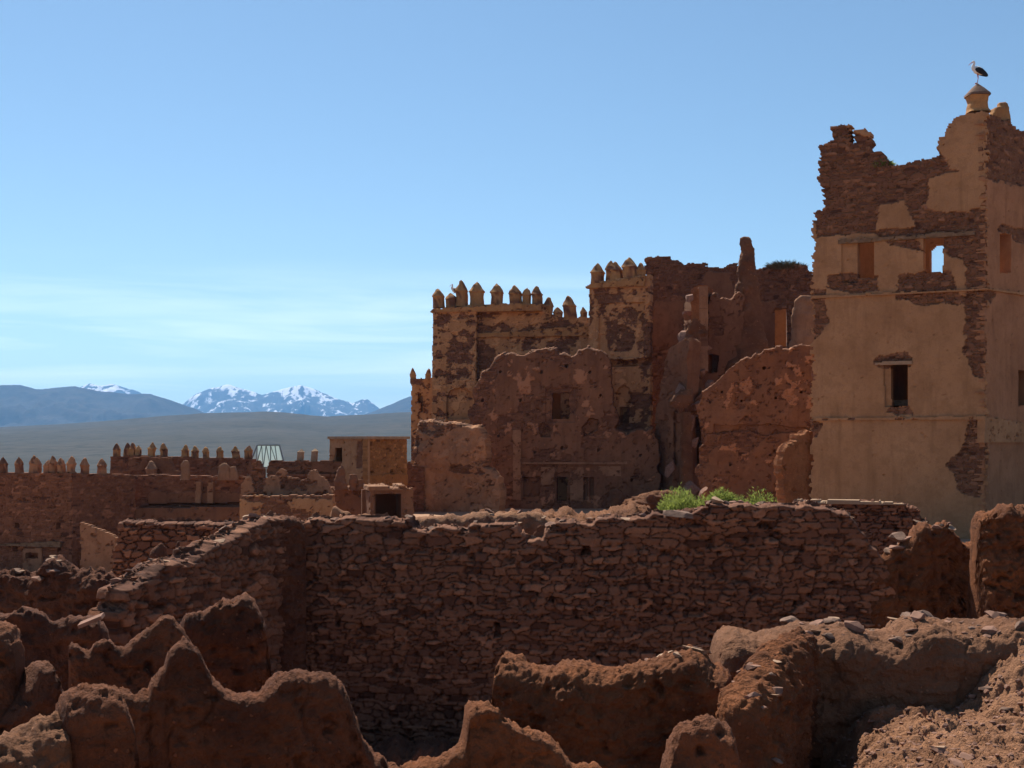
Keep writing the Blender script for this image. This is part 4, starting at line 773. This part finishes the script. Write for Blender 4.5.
m20 = mudwall('mud_wall_remnant', p20, [(-30, 622), (0, 614), (9, 611), (22, 604), (38, 607), (46, 612), (53, 619), (62, 618), (70, 616), (84, 617), (97, 618), (108, 633), (112, 650)], M['mudd'], None, -6.6, .6, .022, .25, .10, crest=.05, ends=.25); tag(m20, 'smooth low mud wall carrying a pale flat slab', 'wall')
p22 = PL(178, 17.6, 274, 18)
m22 = mudwall('mud_wall_remnant', p22, [(178, 640), (181, 622), (184, 617), (192, 615), (199, 611), (205, 608), (214, 600), (223, 593), (230, 593.5), (238, 592), (246, 592.5), (252, 598), (257, 606), (264, 622), (268, 648), (271, 680), (274, 720)], M['mud'], None, -6.6, .7, .02, .22, .12, crest=.06, ends=.2); tag(m22, 'humped mud wall remnant leaning against the stepped stone wall', 'wall')
p21 = PL(68, 15.8, 204, 16.3)
m21 = mudwall('mud_wall_remnant', p21, [(68, 690), (68.5, 645), (72, 641), (78, 640), (89, 648), (91, 646), (95, 641), (104, 636.5), (111, 638), (117, 643), (123, 647), (132, 639), (140, 634), (146, 629), (152, 622), (158, 617), (163, 614.5), (168, 614.5), (174, 617), (180, 622), (187, 631), (195, 645), (204, 665)], M['mud'], None, -6.6, .5, .018, .2, .09, crest=.035, ends=.15); tag(m21, 'thin mud wall remnant rising to a rounded hump on its right', 'wall')
m23 = mudwall('mud_wall_remnant', PL(-30, 12, 22, 12), [(-30, 615), (-10, 621), (0, 626), (7, 628), (12, 631), (17, 639), (19.5, 648), (20, 660), (21, 690), (22, 760)], M['mud'], None, -6, .6, .014, .2, .12, crest=.05, ends=.12); tag(m23, 'rounded orange mud wall end at the left edge', 'wall')
m24 = mudwall('mud_wall_remnant', PL(-40, 11.6, 66, 12.2), [(-40, 735), (-15, 716), (0, 706), (10, 699), (18, 692), (24, 684), (29, 677), (34, 667), (39, 661.5), (44, 661), (48, 664), (51, 670), (54, 677), (57, 685), (60, 692), (63, 703), (66, 716)], M['mudd'], None, -6, .6, .016, .2, .10, crest=.05, ends=.12); tag(m24, 'pointed grey brown mud peak near the left edge', 'wall')
m25 = mudwall('mud_wall_remnant', PL(-60, 8.8, 64, 9.4), [(-60, 770), (-30, 752), (0, 735), (10, 731), (23, 726), (32, 716), (42, 710), (56, 706), (62, 712), (64, 730)], M['earth'], None, -5, 1.0, .012, .32, .10, crest=.05, ends=.15); tag(m25, 'sunlit sloping mud bank in the lower left corner', 'wall')
m26 = mudwall('mud_wall_remnant', PL(54, 9.3, 136, 9.6), [(54, 760), (56, 728), (58, 714), (60, 704), (63, 694), (67, 688), (75, 685.5), (85, 683), (93, 684.5), (100, 684), (107, 682.5), (114, 684), (119, 694), (125, 708), (129, 725), (131, 740), (136, 790)], M['mud'], None, -5, .75, .011, .25, .09, crest=.06, ends=.12); tag(m26, 'blunt mud stump with a flat rough top at the lower left', 'wall stump')
m27 = mudwall('mud_wall_remnant', PL(112, 11.2, 412, 12.0), [(112, 690), (117, 687), (122, 684.5), (129, 686), (137, 691), (143, 688), (148, 688), (152, 677), (158, 668), (164, 660), (168, 648), (173, 641), (178, 636.5), (184, 635), (190, 637), (194, 640), (198, 645), (202, 652), (207, 660), (211, 668), (217, 677), (224, 684), (232, 689), (242, 691.5), (252, 691), (261, 689), (266, 684), (271, 679), (277, 673), (284, 669), (290, 666), (296, 665.5), (302, 668), (310, 671), (322, 672.5), (330, 675), (337, 681), (344, 690), (348, 700), (352, 711), (356, 724), (361, 737), (368, 748), (376, 756), (386, 762), (396, 769), (412, 785)], M['mud'], None, -6, .5, .012, .17, .085, crest=.045, ends=.12); tag(m27, 'long mud wall with two rounded peaks and a saddle, lower left', 'wall')
m28 = mudwall('mud_wall_remnant', PL(400, 9.5, 622, 9.8), [(400, 772), (412, 764), (420, 758), (430, 755), (441, 750), (452, 745), (461, 740), (464, 730), (465.5, 716), (467, 706), (471, 701), (478, 699.5), (485, 699.5), (491, 701), (498, 705), (505, 710), (515, 717), (525, 723), (537, 730), (548, 737), (560, 744), (566, 749), (571, 757), (580, 760), (592, 761), (606, 768), (622, 785)], M['mudo'], None, -5, .45, .010, .13, .07, crest=.04, ends=.12); tag(m28, 'triangular orange brown mud peak at the bottom centre', 'wall')
m29 = mudwall('mud_wall_remnant', PL(488, 13.2, 742, 12.8), [(488, 740), (491, 704), (496, 690), (498, 672), (499.5, 660), (504, 655), (509, 656), (515, 659), (524, 661), (533, 663), (545, 666), (556, 667.5), (566, 666), (577, 668), (590, 671), (603, 672), (612, 670), (621, 669), (630, 665), (638, 662), (646, 659), (653, 657), (667, 654), (680, 652.5), (691, 651), (699, 655), (706, 659), (714, 669), (722, 672), (728, 677), (734, 688), (738, 700), (742, 750)], M['mudo'], None, -6, 1.0, .013, .36, .12, crest=.045, ends=.15); tag(m29, 'eroded orange mud wall sagging in the middle, centre foreground', 'wall')
m30 = mudwall('mud_wall_remnant', PL(656, 9, 744, 9), [(656, 800), (660, 775), (664, 757), (668, 742), (671, 732), (675, 725), (679, 719), (684, 715.5), (692, 713), (700, 712.5), (708, 714.5), (715, 719), (722, 724.5), (728, 729), (732, 737), (735, 752), (744, 800)], M['mud'], None, -4.5, .5, .010, .17, .08, crest=.05, ends=.1); tag(m30, 'round headed mud stump at the bottom right of centre', 'wall stump')
m31 = mudwall('earth_topped_wall', PL(708, 15.3, 1100, 15.0), [(708, 700), (710, 655), (714, 640), (719, 632), (726, 629.5), (735, 629.5), (744, 632), (758, 633), (776, 632.5), (785, 631), (793, 627), (801, 623.5), (815, 623), (829, 623), (845, 626), (859, 628), (876, 631), (892, 632), (897, 625), (905, 620), (917, 617), (930, 619), (945, 621), (960, 622), (978, 623), (992, 619), (1003, 617), (1024, 620), (1050, 615), (1100, 610)], M['earth'], None, -6, 2.2, .016, .5, .08, crest=.035, ends=.3, batter=.03); tag(m31, 'thick earth topped mud wall with sunlit rubble crest at the right', 'wall')
p32 = PL(800, 14.6, 737, 11.6)
m32 = mudwall('earth_topped_wall', PL(737, 11.6, 800, 14.6), [(737, 720), (738, 697), (741, 690), (746, 684), (752, 681), (758, 672), (765, 664), (772, 655), (778, 647), (785, 638), (793, 632), (800, 628)], M['mudo'], None, -6, .5, .014, .3, .12, crest=.07, ends=.2); tag(m32, 'short return wall strewn with fallen stones running toward the viewer', 'wall')

tag(mudwall('fallen_rubble', PL(330, 24, 560, 24), [(330, 742), (350, 738), (370, 742), (390, 738), (410, 742), (430, 739), (450, 744), (480, 738), (510, 742), (560, 744)], M['mudd'], None, -8, 3.0, .03, .8, .2, crest=.12, batter=.3), 'low heap of dark fallen rubble at the foot of the dry stone wall', 'rubble heap')
# ------------------------------------------------------------------ rubble slope, mound
def Hslope(x, y):
    z = -3.12+.74*sst(4.75, 5.9, x)*sst(12.0, 14.4, y)+.12*sst(10, 12, y)*sst(3.6, 4.6, x)*sst(14.5, 12.5, y)
    edge = 3.15+.25*(y-11)*.6+.25*fbm(y/.7, x*0+2, 0, 77, 3)
    z = z-2.6*sst(.35, -1.3, x-edge)
    z = z+.07*sst(.05, .22, fbm(x/.45+.15*fbm(x/.2, y/.2, 0, 78, 2), y/.33, 0, 75, 4))+.045*sst(.08, .2, fbm(x/.16, y/.13, 0, 76, 4))+.02*sst(.1, .2, fbm(x/.07, y/.06, 0, 79, 3))
    z = z+.14*fbm(x/.8, y/.8, 0, 71, 4)+.07*np.abs(fbm(x/.25, y/.25, 0, 72, 4))+.025*fbm(x/.06, y/.06, 0, 73, 3)
    return z
gx, gy = np.meshgrid(np.arange(1.4, 9.5, .022), np.arange(8.3, 15.4, .022), indexing='ij')
V = np.stack([gx, gy, Hslope(gx, gy)], -1).reshape(-1, 3); idx = np.arange(gx.size).reshape(gx.shape)
Fq = np.stack([idx[:-1,:-1], idx[1:,:-1], idx[1:,1:], idx[:-1,1:]], -1).reshape(-1, 4)
rs = link('rubble_slope', V, [Fq], M['rubble'], None, None, True); tag(rs, kind='structure')
def Hmound(x, y):
    k = np.exp(-((x-4.6)/2.9)**2)*sst(36.5, 29.5, y)*sst(26.2, 27.2, y)
    return -4.6+3.05*np.maximum(k, .0)+.10*fbm(x/.7, y/.7, 0, 81, 4)+.05*np.abs(fbm(x/.2, y/.2, 0, 82, 3))
gx, gy = np.meshgrid(np.arange(-2, 12, .07), np.arange(26.2, 37, .07), indexing='ij')
V = np.stack([gx, gy, Hmound(gx, gy)], -1).reshape(-1, 3); idx = np.arange(gx.size).reshape(gx.shape)
Fq = np.stack([idx[:-1,:-1], idx[1:,:-1], idx[1:,1:], idx[:-1,1:]], -1).reshape(-1, 4)
mo = link('earth_mound', V, [Fq], M['rubble'], None, None, True); tag(mo, kind='structure')
tag(mudwall('debris_bank', PL(470, 62, 650, 62), [(470, 518), (480, 512), (495, 511), (510, 509.5), (525, 510), (540, 508.5), (555, 510), (570, 508), (585, 510), (600, 509), (615, 506), (632, 503), (650, 506)], M['mudfar'], None, -5, 5.0, .08, 1.2, .25, crest=.15, batter=.2), 'dark bank of fallen debris along the foot of the great mud ruin', 'rubble heap')
# dark scree heap at the foot of the great ruin
sc_ = column('boulder', PL(606, 76, 626, 76), [(506, 606, 627), (498, 607, 626), (493, 609, 622), (490, 612, 618)], M['mudfar'], None, .9, 28, .15, .08); tag(sc_, 'rounded brown boulder lying at the foot of the great mud ruin', 'boulder')
sc2 = column('scree_heap', PL(610, 72, 690, 72), [(520, 600, 700), (508, 618, 695), (498, 634, 690), (494, 648, 684), (491, 656, 676)], M['mudfar'], None, .6, 60, .55, .06); tag(sc2, 'dark brown scree heap to the left of the green weeds', 'rubble heap')

# ------------------------------------------------------------------ loose stones
def ico(sub):
    import bmesh
    bm = bmesh.new(); bmesh.ops.create_icosphere(bm, subdivisions=sub, radius=1)
    V = np.array([v.co[:] for v in bm.verts]); T = np.array([[v.index for v in f.verts] for f in bm.faces]); bm.free(); return V, T
IV, IT = ico(4)
def rock_mesh(seed, mat, sq=(1, .8, .5)):
    r_ = np.random.default_rng(seed); V = IV.copy()
    for k in range(16):
        n = r_.normal(size=3); n /= np.linalg.norm(n); c = r_.uniform(.38, .72)
        d = V@n-c; V = V-np.maximum(d, 0)[:,None]*n
    V = V*(1+.05*fbm(V[:,0]*2.2+seed, V[:,1]*2.2, V[:,2]*2.2, seed, 4))[:,None]*np.array(sq)
    V[:,2] -= V[:,2].min()*.55
    me = mesh_of('loose_stone', V, [IT], mat, None, False)
    return me
RK = [rock_mesh(s, M[m], q) for s, m, q in ((1, 'rock', (1, .75, .45)), (2, 'rock', (1, .7, .6)), (3, 'rockg', (1, .8, .35)), (4, 'rock', (1, .6, .3)), (5, 'rockp', (1, .7, .5)), (6, 'rock', (1, .9, .5)), (7, 'rockg', (1, .7, .55)), (8, 'rockp', (1, .8, .3)))]
for k_, (px, py, D_, s_) in enumerate(((690, 300, 79.2, .55), (686, 318, 80.5, .6), (685, 338, 80, .7), (692, 360, 78.8, .8), (690, 380, 78.6, .9), (683, 396, 78.2, .9), (698, 408, 77.6, .6), (676, 404, 78, .8), (701, 374, 78.8, .55), (687, 424, 77.4, .7), (711, 386, 78.6, .55), (706, 350, 80.2, .6), (696, 444, 77, .5), (672, 470, 77, .7), (690, 492, 76, .8), (664, 494, 76.5, .7), (705, 494, 70, .6))):
    o = bpy.data.objects.new('fallen_block', RK[(0, 1, 5, 3)[k_ % 4]]); COL.objects.link(o); o.parent = mid
    o.location = at(px, py, D_)-np.array(mid.location); o.scale = (s_, s_, s_*1.35); o.rotation_euler = (random.uniform(-.9, .9), random.uniform(-.9, .9), random.uniform(0, 6))
def place_rock(k, loc, s, label, group, name='loose_stone', tilt=.35):
    o = bpy.data.objects.new(name, RK[k % len(RK)]); COL.objects.link(o)
    o.location = loc; o.scale = (s, s, s); o.rotation_euler = (random.uniform(-tilt, tilt), random.uniform(-tilt, tilt), random.uniform(0, 6.3))
    return tag(o, label, 'stone', group)
# on the slope
n = 0
while n < 50:
    x, y = random.uniform(2.9, 6.3), random.uniform(8.8, 14.7)
    if x < 3.2+.15*(y-11): continue
    s = .035+.11*random.random()**3
    place_rock(random.randrange(8), (x, y, float(Hslope(np.array(x), np.array(y)))-.1*s), s, 'small angular stone lying loose on the sunlit rubble slope', 'loose stones on the rubble slope'); n += 1
dg = bpy.context.evaluated_depsgraph_get
bpy.context.view_layer.update()
def on_top(o, x, y, zmax=20.):
    """height of object o under a point"""
    p = o.matrix_world.inverted() @ Vector((x, y, zmax))
    hit, loc, nor, _ = o.ray_cast(p, Vector((0, 0, -1)))
    return (o.matrix_world @ loc).z if hit else None
def strew(o, pl, px0, px1, n, smin, smax, label, group, spread=.25, ks=range(8), off=0):
    k = 0; tries = 0
    while k < n and tries < n*20:
        tries += 1
        u, _ = pl.uv(random.uniform(px0, px1), 500.); p = pl.P(u, 0., off+random.uniform(-spread, spread))
        z = on_top(o, p[0], p[1])
        if z is None: continue
        s = smin+(smax-smin)*random.random()**2
        place_rock(random.choice(list(ks)), (p[0], p[1], z-.15*s), s, label, group); k += 1
p31 = PL(708, 15.3, 1100, 15.0); p32 = PL(737, 11.6, 800, 14.6)
strew(m31, p31, 785, 1020, 70, .03, .21, 'angular stone lying on the earth topped wall at the right', 'stones on the earth topped wall', .55)
strew(m32, p32, 740, 795, 16, .05, .18, 'fallen stone on the short return wall', 'stones on the return wall', .3)
strew(m29, PL(488, 13.2, 742, 12.8), 640, 725, 8, .05, .2, 'flat stone on the right end of the sagging mud wall', 'stones on the sagging mud wall', .25)
strew(lb, p13, 412, 596, 24, .06, .24, 'stone lying on the low crumbled wall', 'stones on the low crumbled wall', .3)
p12b = p12.shift(-.37)
strew(sw, p12b, 305, 850, 48, .08, .22, 'flat stone laid loose along the top of the dry stone wall', 'capping stones of the dry stone wall', .2)
strew(mw, p14, 880, 955, 12, .08, .28, 'flat stone on the jagged crest of the brown mud wall', 'stones on the brown mud wall', .25)
strew(lwl, p16.shift(-.4), 122, 270, 30, .06, .2, 'stone tumbled on the steps of the broken wall top', 'stones on the stepped wall', .25)
strew(m19, p19, -10, 130, 22, .05, .2, 'stone on the crumbling rubble ridge at the left', 'stones on the rubble ridge', .4)
# a few that stand out
def single(px, py, D, s, k, label, z=None, name='stone', tilt=.15, sc=None):
    p = at(px, py, D); o = place_rock(k, tuple(p), s, label, None, name, tilt)
    if sc: o.scale = sc
    return o
single(716, 503, 25.6, .22, 4, 'upright pale stone perched on the highest point of the dry stone wall', tilt=.3)
single(681, 517, 25.5, .38, 2, 'broad grey slab bedded on top of the dry stone wall below the weeds')
single(897, 549, 25.3, .30, 3, 'large pale flat stone at the left end of the brown mud wall', tilt=.05)
single(895, 539, 25.5, .28, 6, 'dark slab jutting over the large pale flat stone', tilt=.05)
def on_slope(px, py):
    D = np.linspace(9, 14.9, 400); d_ = Hslope((px-512)/F*D, D)-(HOR-py)/F*D
    return float(D[np.argmax(d_ > 0)]) if (d_ > 0).any() else 14.0
single(974, 669, on_slope(974, 669), .16, 6, 'grey rounded rock beside the dark hollow on the rubble slope')
single(984, 690, on_slope(984, 690), .12, 2, 'dark upright rock below the grey rounded one')
sb = boxmesh('pale_slab', (-6.22, 18.3, -2.62), (-5.87, 18.55, -2.57), M['rock']); sb.rotation_euler = (.1, -.38, .1); tag(sb, 'pale flat slab lying tilted on the smooth low mud wall', 'slab')
# gravel
def gravel(name, pts, smin, smax, mat):
    r_ = np.random.default_rng(9); b, t_ = ico(1); n_ = len(pts); VV = []; TT = []
    for i in range(n_):
        s = smin+(smax-smin)*r_.random()**3; q_ = b*(1+.35*r_.normal(size=(len(b), 1)).clip(-1, 1))*np.array([1, r_.uniform(.6, 1), r_.uniform(.4, .7)])*s
        a = r_.uniform(0, 6.3); c_, s_ = math.cos(a), math.sin(a)
        q_ = np.stack([q_[:,0]*c_-q_[:,1]*s_, q_[:,0]*s_+q_[:,1]*c_, q_[:,2]], 1)
        VV.append(q_+pts[i]); TT.append(t_+i*len(b))
    o = link(name, np.concatenate(VV), [np.concatenate(TT)], mat); tag(o, 'loose gravel scattered over the rubble slope', 'gravel', None, 'stuff'); return o
px_, py_ = rng.uniform(2.7, 6.8, 5000), rng.uniform(8.6, 14.9, 5000)
gravel('gravel', np.stack([px_, py_, Hslope(px_, py_)], 1), .008, .045, M['rock'])

# ------------------------------------------------------------------ weeds
t = NT('weed_leaf'); n1 = t.noise(9, 3); c_ = t.mix(n1, (.11, .15, .035), (.20, .22, .07)); t.col(c_); t.b.inputs['Roughness'].default_value = .6
tl = t.n('ShaderNodeBsdfTranslucent'); t.l(t.mix(n1, (.19, .25, .04), (.34, .37, .10)), tl.inputs[0]); ms = t.n('ShaderNodeMixShader'); ms.inputs[0].default_value = .55
t.l(t.b.outputs[0], ms.inputs[1]); t.l(tl.outputs[0], ms.inputs[2]); t.l(ms.outputs[0], t.out.inputs[0]); M['leaf'] = t.m
def weed(name, c, rx, ry, h, n, label, mat, seed, blade=(.10, .022)):
    r_ = np.random.default_rng(seed); VV = []; TT = []
    for i in range(n):
        a = r_.uniform(0, 6.3); q_ = math.sqrt(r_.random()); bx_, by_ = c[0]+rx*q_*math.cos(a)*.8, c[1]+ry*q_*math.sin(a)*.8
        hh_ = h*(1.0-.55*q_*q_)*r_.uniform(.45, 1.1); z0 = c[2]+hh_*r_.uniform(0.05, .85)
        ln_ = np.array([q_*math.cos(a)*.5+r_.normal()*.35, q_*math.sin(a)*.5+r_.normal()*.6, 1.0]); ln_ /= np.linalg.norm(ln_)
        L = blade[0]*r_.uniform(.6, 1.6); w_ = blade[1]*r_.uniform(.6, 1.4)
        s_ = np.cross(ln_, r_.normal(size=3)); s_ /= np.linalg.norm(s_); p0 = np.array([bx_, by_, z0])
        m_ = p0+ln_*L*.5; e_ = p0+ln_*L+np.array([ln_[0], ln_[1], -.5])*L*.25
        VV.append(np.array([p0-s_*w_*.25, p0+s_*w_*.25, m_+s_*w_*.5, e_, m_-s_*w_*.5])); TT.append([[5*i, 5*i+1, 5*i+2, 5*i+3, 5*i+4]])
    o = link(name, np.concatenate(VV), [np.concatenate(TT)], mat); return tag(o, label, 'weed')
def wz(px, D): x = (px-512)/F*D; return x, float(Hmound(np.array(x), np.array(D)))
WD = 28.2
for (px, D, wpx, ytop, lab) in ((684, 27.9, 17, 485, 'bright green weed clump in front, largest of the weeds by the wall top'), (678, 28.6, 17, 482, 'tall green weed clump just behind the largest one'), (722, 28.6, 15, 486, 'small bright green weed clump between the two bigger clumps'), (760, 28.3, 19, 485, 'wide bright green weed clump nearest the orange wall fragment'), (702, 28.2, 6, 493, 'low dull green weed clump right of the largest one'), (741, 28.0, 6, 493, 'low dull green weed clump left of the widest one'), (664, 28.4, 7, 487, 'sparse yellowish weed at the left end of the green clumps')):
    x, z = wz(px, D); zt = (HOR-ytop)/F*D; z = min(z, zt-.5)
    weed('weed_clump', (x, D, z), wpx/F*D*1.25, .38, (zt-z)*1.05, 4200 if wpx > 10 else 1500, lab, M['leaf'], int(px), (.065, .017))
dk = plain('dry_twig', (.13, .11, .06), .9, .3)
x, z = wz(783, 28.8); weed('dry_shrub', (x, 28.8, z), .35, .3, .55, 500, 'dark dry shrub behind the wide green clump', dk, 3)
pzz = pf.uv(882, 160); pq = pf.P(pzz[0], pzz[1], -.3)
weed('wall_plant', (pq[0], pq[1], pq[2]-.35), .55, .3, .55, 500, 'small olive plant growing on the broken parapet of the watchtower', dk if False else M['leaf'], 12, (.16, .04))
for k, (px, py, wd) in enumerate(((786, 266, 22),)):
    q_ = p5.uv(px, py); pq = p5.P(q_[0], q_[1], -.4)
    weed('nest_twigs', (pq[0], pq[1], pq[2]-.3), wd/F*85, .5, .62, 2600, 'wide mat of dry twigs on top of the high ruined wall', dk, 44, (.35, .03))['category'] = 'nest'

# ------------------------------------------------------------------ storks
M['white'] = plain('white_feathers', (.78, .76, .72), .7, .06, 20); M['black'] = plain('black_feathers', (.018, .018, .022), .55, .2, 20); M['redleg'] = plain('orange_red_horn', (.45, .10, .03), .6, .1)
def tube(pts, rads, ns=12, flat=1.0):
    P_ = np.asarray(pts, float); V = []; n_ = len(P_)
    for i in range(n_):
        d = P_[min(i+1, n_-1)]-P_[max(i-1, 0)]; d /= np.linalg.norm(d)
        e = np.array([0, 1., 0]); f_ = np.cross(d, e); f_ /= np.linalg.norm(f_)
        an_ = np.linspace(0, 2*math.pi, ns, endpoint=False)
        V.append(P_[i]+rads[i]*(np.cos(an_)[:,None]*e*flat+np.sin(an_)[:,None]*f_))
    V = np.concatenate(V); i = np.arange(n_*ns).reshape(n_, ns); j = np.roll(i, -1, 1)
    Q = np.stack([i[:-1], i[1:], j[1:], j[:-1]], -1).reshape(-1, 4)
    V = np.concatenate([V, [P_[0]], [P_[-1]]]); k = n_*ns
    T = np.concatenate([np.stack([i[0], j[0], np.full(ns, k)], 1), np.stack([i[-1], np.full(ns, k+1), j[-1]][::1], 1)])
    return V, Q, T
def join(parts):
    V = []; Fs = []; mi = []; o = 0
    for (v, q_, t_), m_ in parts:
        V.append(v)
        for f_ in (q_, t_): Fs.append(f_+o); mi.append(np.full(len(f_), m_))
        o += len(v)
    return np.concatenate(V), Fs, np.concatenate(mi)
def stork(base, s, label, yaw=0.0, crouch=0.0):
    """faces -x: legs, pear-shaped trunk, folded S neck, head with bill resting on the breast"""
    lz = .46*(1-crouch)
    body = tube([(-.17, 0, lz+.20), (-.14, 0, lz+.20), (-.06, 0, lz+.17), (.05, 0, lz+.12), (.18, 0, lz+.05), (.30, 0, lz-.02), (.38, 0, lz-.07), (.40, 0, lz-.085)], [.03, .10, .165, .18, .15, .09, .035, .01], 16, .8)
    neck = tube([(-.10, 0, lz+.18), (-.16, 0, lz+.27), (-.155, 0, lz+.35), (-.12, 0, lz+.42), (-.115, 0, lz+.48), (-.135, 0, lz+.515), (-.165, 0, lz+.515), (-.19, 0, lz+.505)], [.11, .09, .068, .052, .046, .055, .05, .03], 12, .85)
    bill = tube([(-.18, 0, lz+.507), (-.24, 0, lz+.47), (-.32, 0, lz+.405), (-.37, 0, lz+.365)], [.024, .017, .010, .003], 8)
    prts = [(body, 0), (neck, 0), (bill, 2)]
    for sy in (-.045, .045):
        prts.append((tube([(.02, sy, lz+.06), (.03, sy, lz-.06), (.05, sy, lz*.52), (.01, sy, .02)], [.05, .026, .013, .011], 8), 2))
        for ay in (-.5, 0, .5): prts.append((tube([(.01, sy, .02), (-.05, sy+ay*.06, .012), (-.085, sy+ay*.09, .008)], [.011, .009, .004], 6), 2))
    V, Fs, mi = join(prts)
    c_, s_ = math.cos(yaw), math.sin(yaw)
    Rm = np.array([[c_, -s_, 0], [s_, c_, 0], [0, 0, 1]])
    V = (V*s)@Rm.T+np.array(base); o = link('stork', V, Fs, [M['white'], M['black'], M['redleg']], None, None, True, mi)
    tag(o, label, 'bird')
    for sy in (-1, 1):
        v, q_, t_ = tube([(-.08, sy*.12, lz+.17), (.02, sy*.145, lz+.13), (.16, sy*.14, lz+.05), (.30, sy*.09, lz-.045), (.42, sy*.05, lz-.13), (.46, sy*.03, lz-.155)], [.04, .115, .13, .10, .055, .012], 12, .42)
        link('wing', (v*s)@Rm.T+np.array(base), [q_, t_], M['black'], o, None, True)
    return o
stork(at(977, 83.6, 55.6), .98, 'white stork with black wings standing on the corner finial of the watchtower', -.25)
mq = p1.uv(453, 293); mpt = p1.P(mq[0], mq[1], -.4)
stork((mpt[0], mpt[1], mpt[2]+.02), .92, 'stork crouching on a worn merlon of the kasbah block', .3, .75)
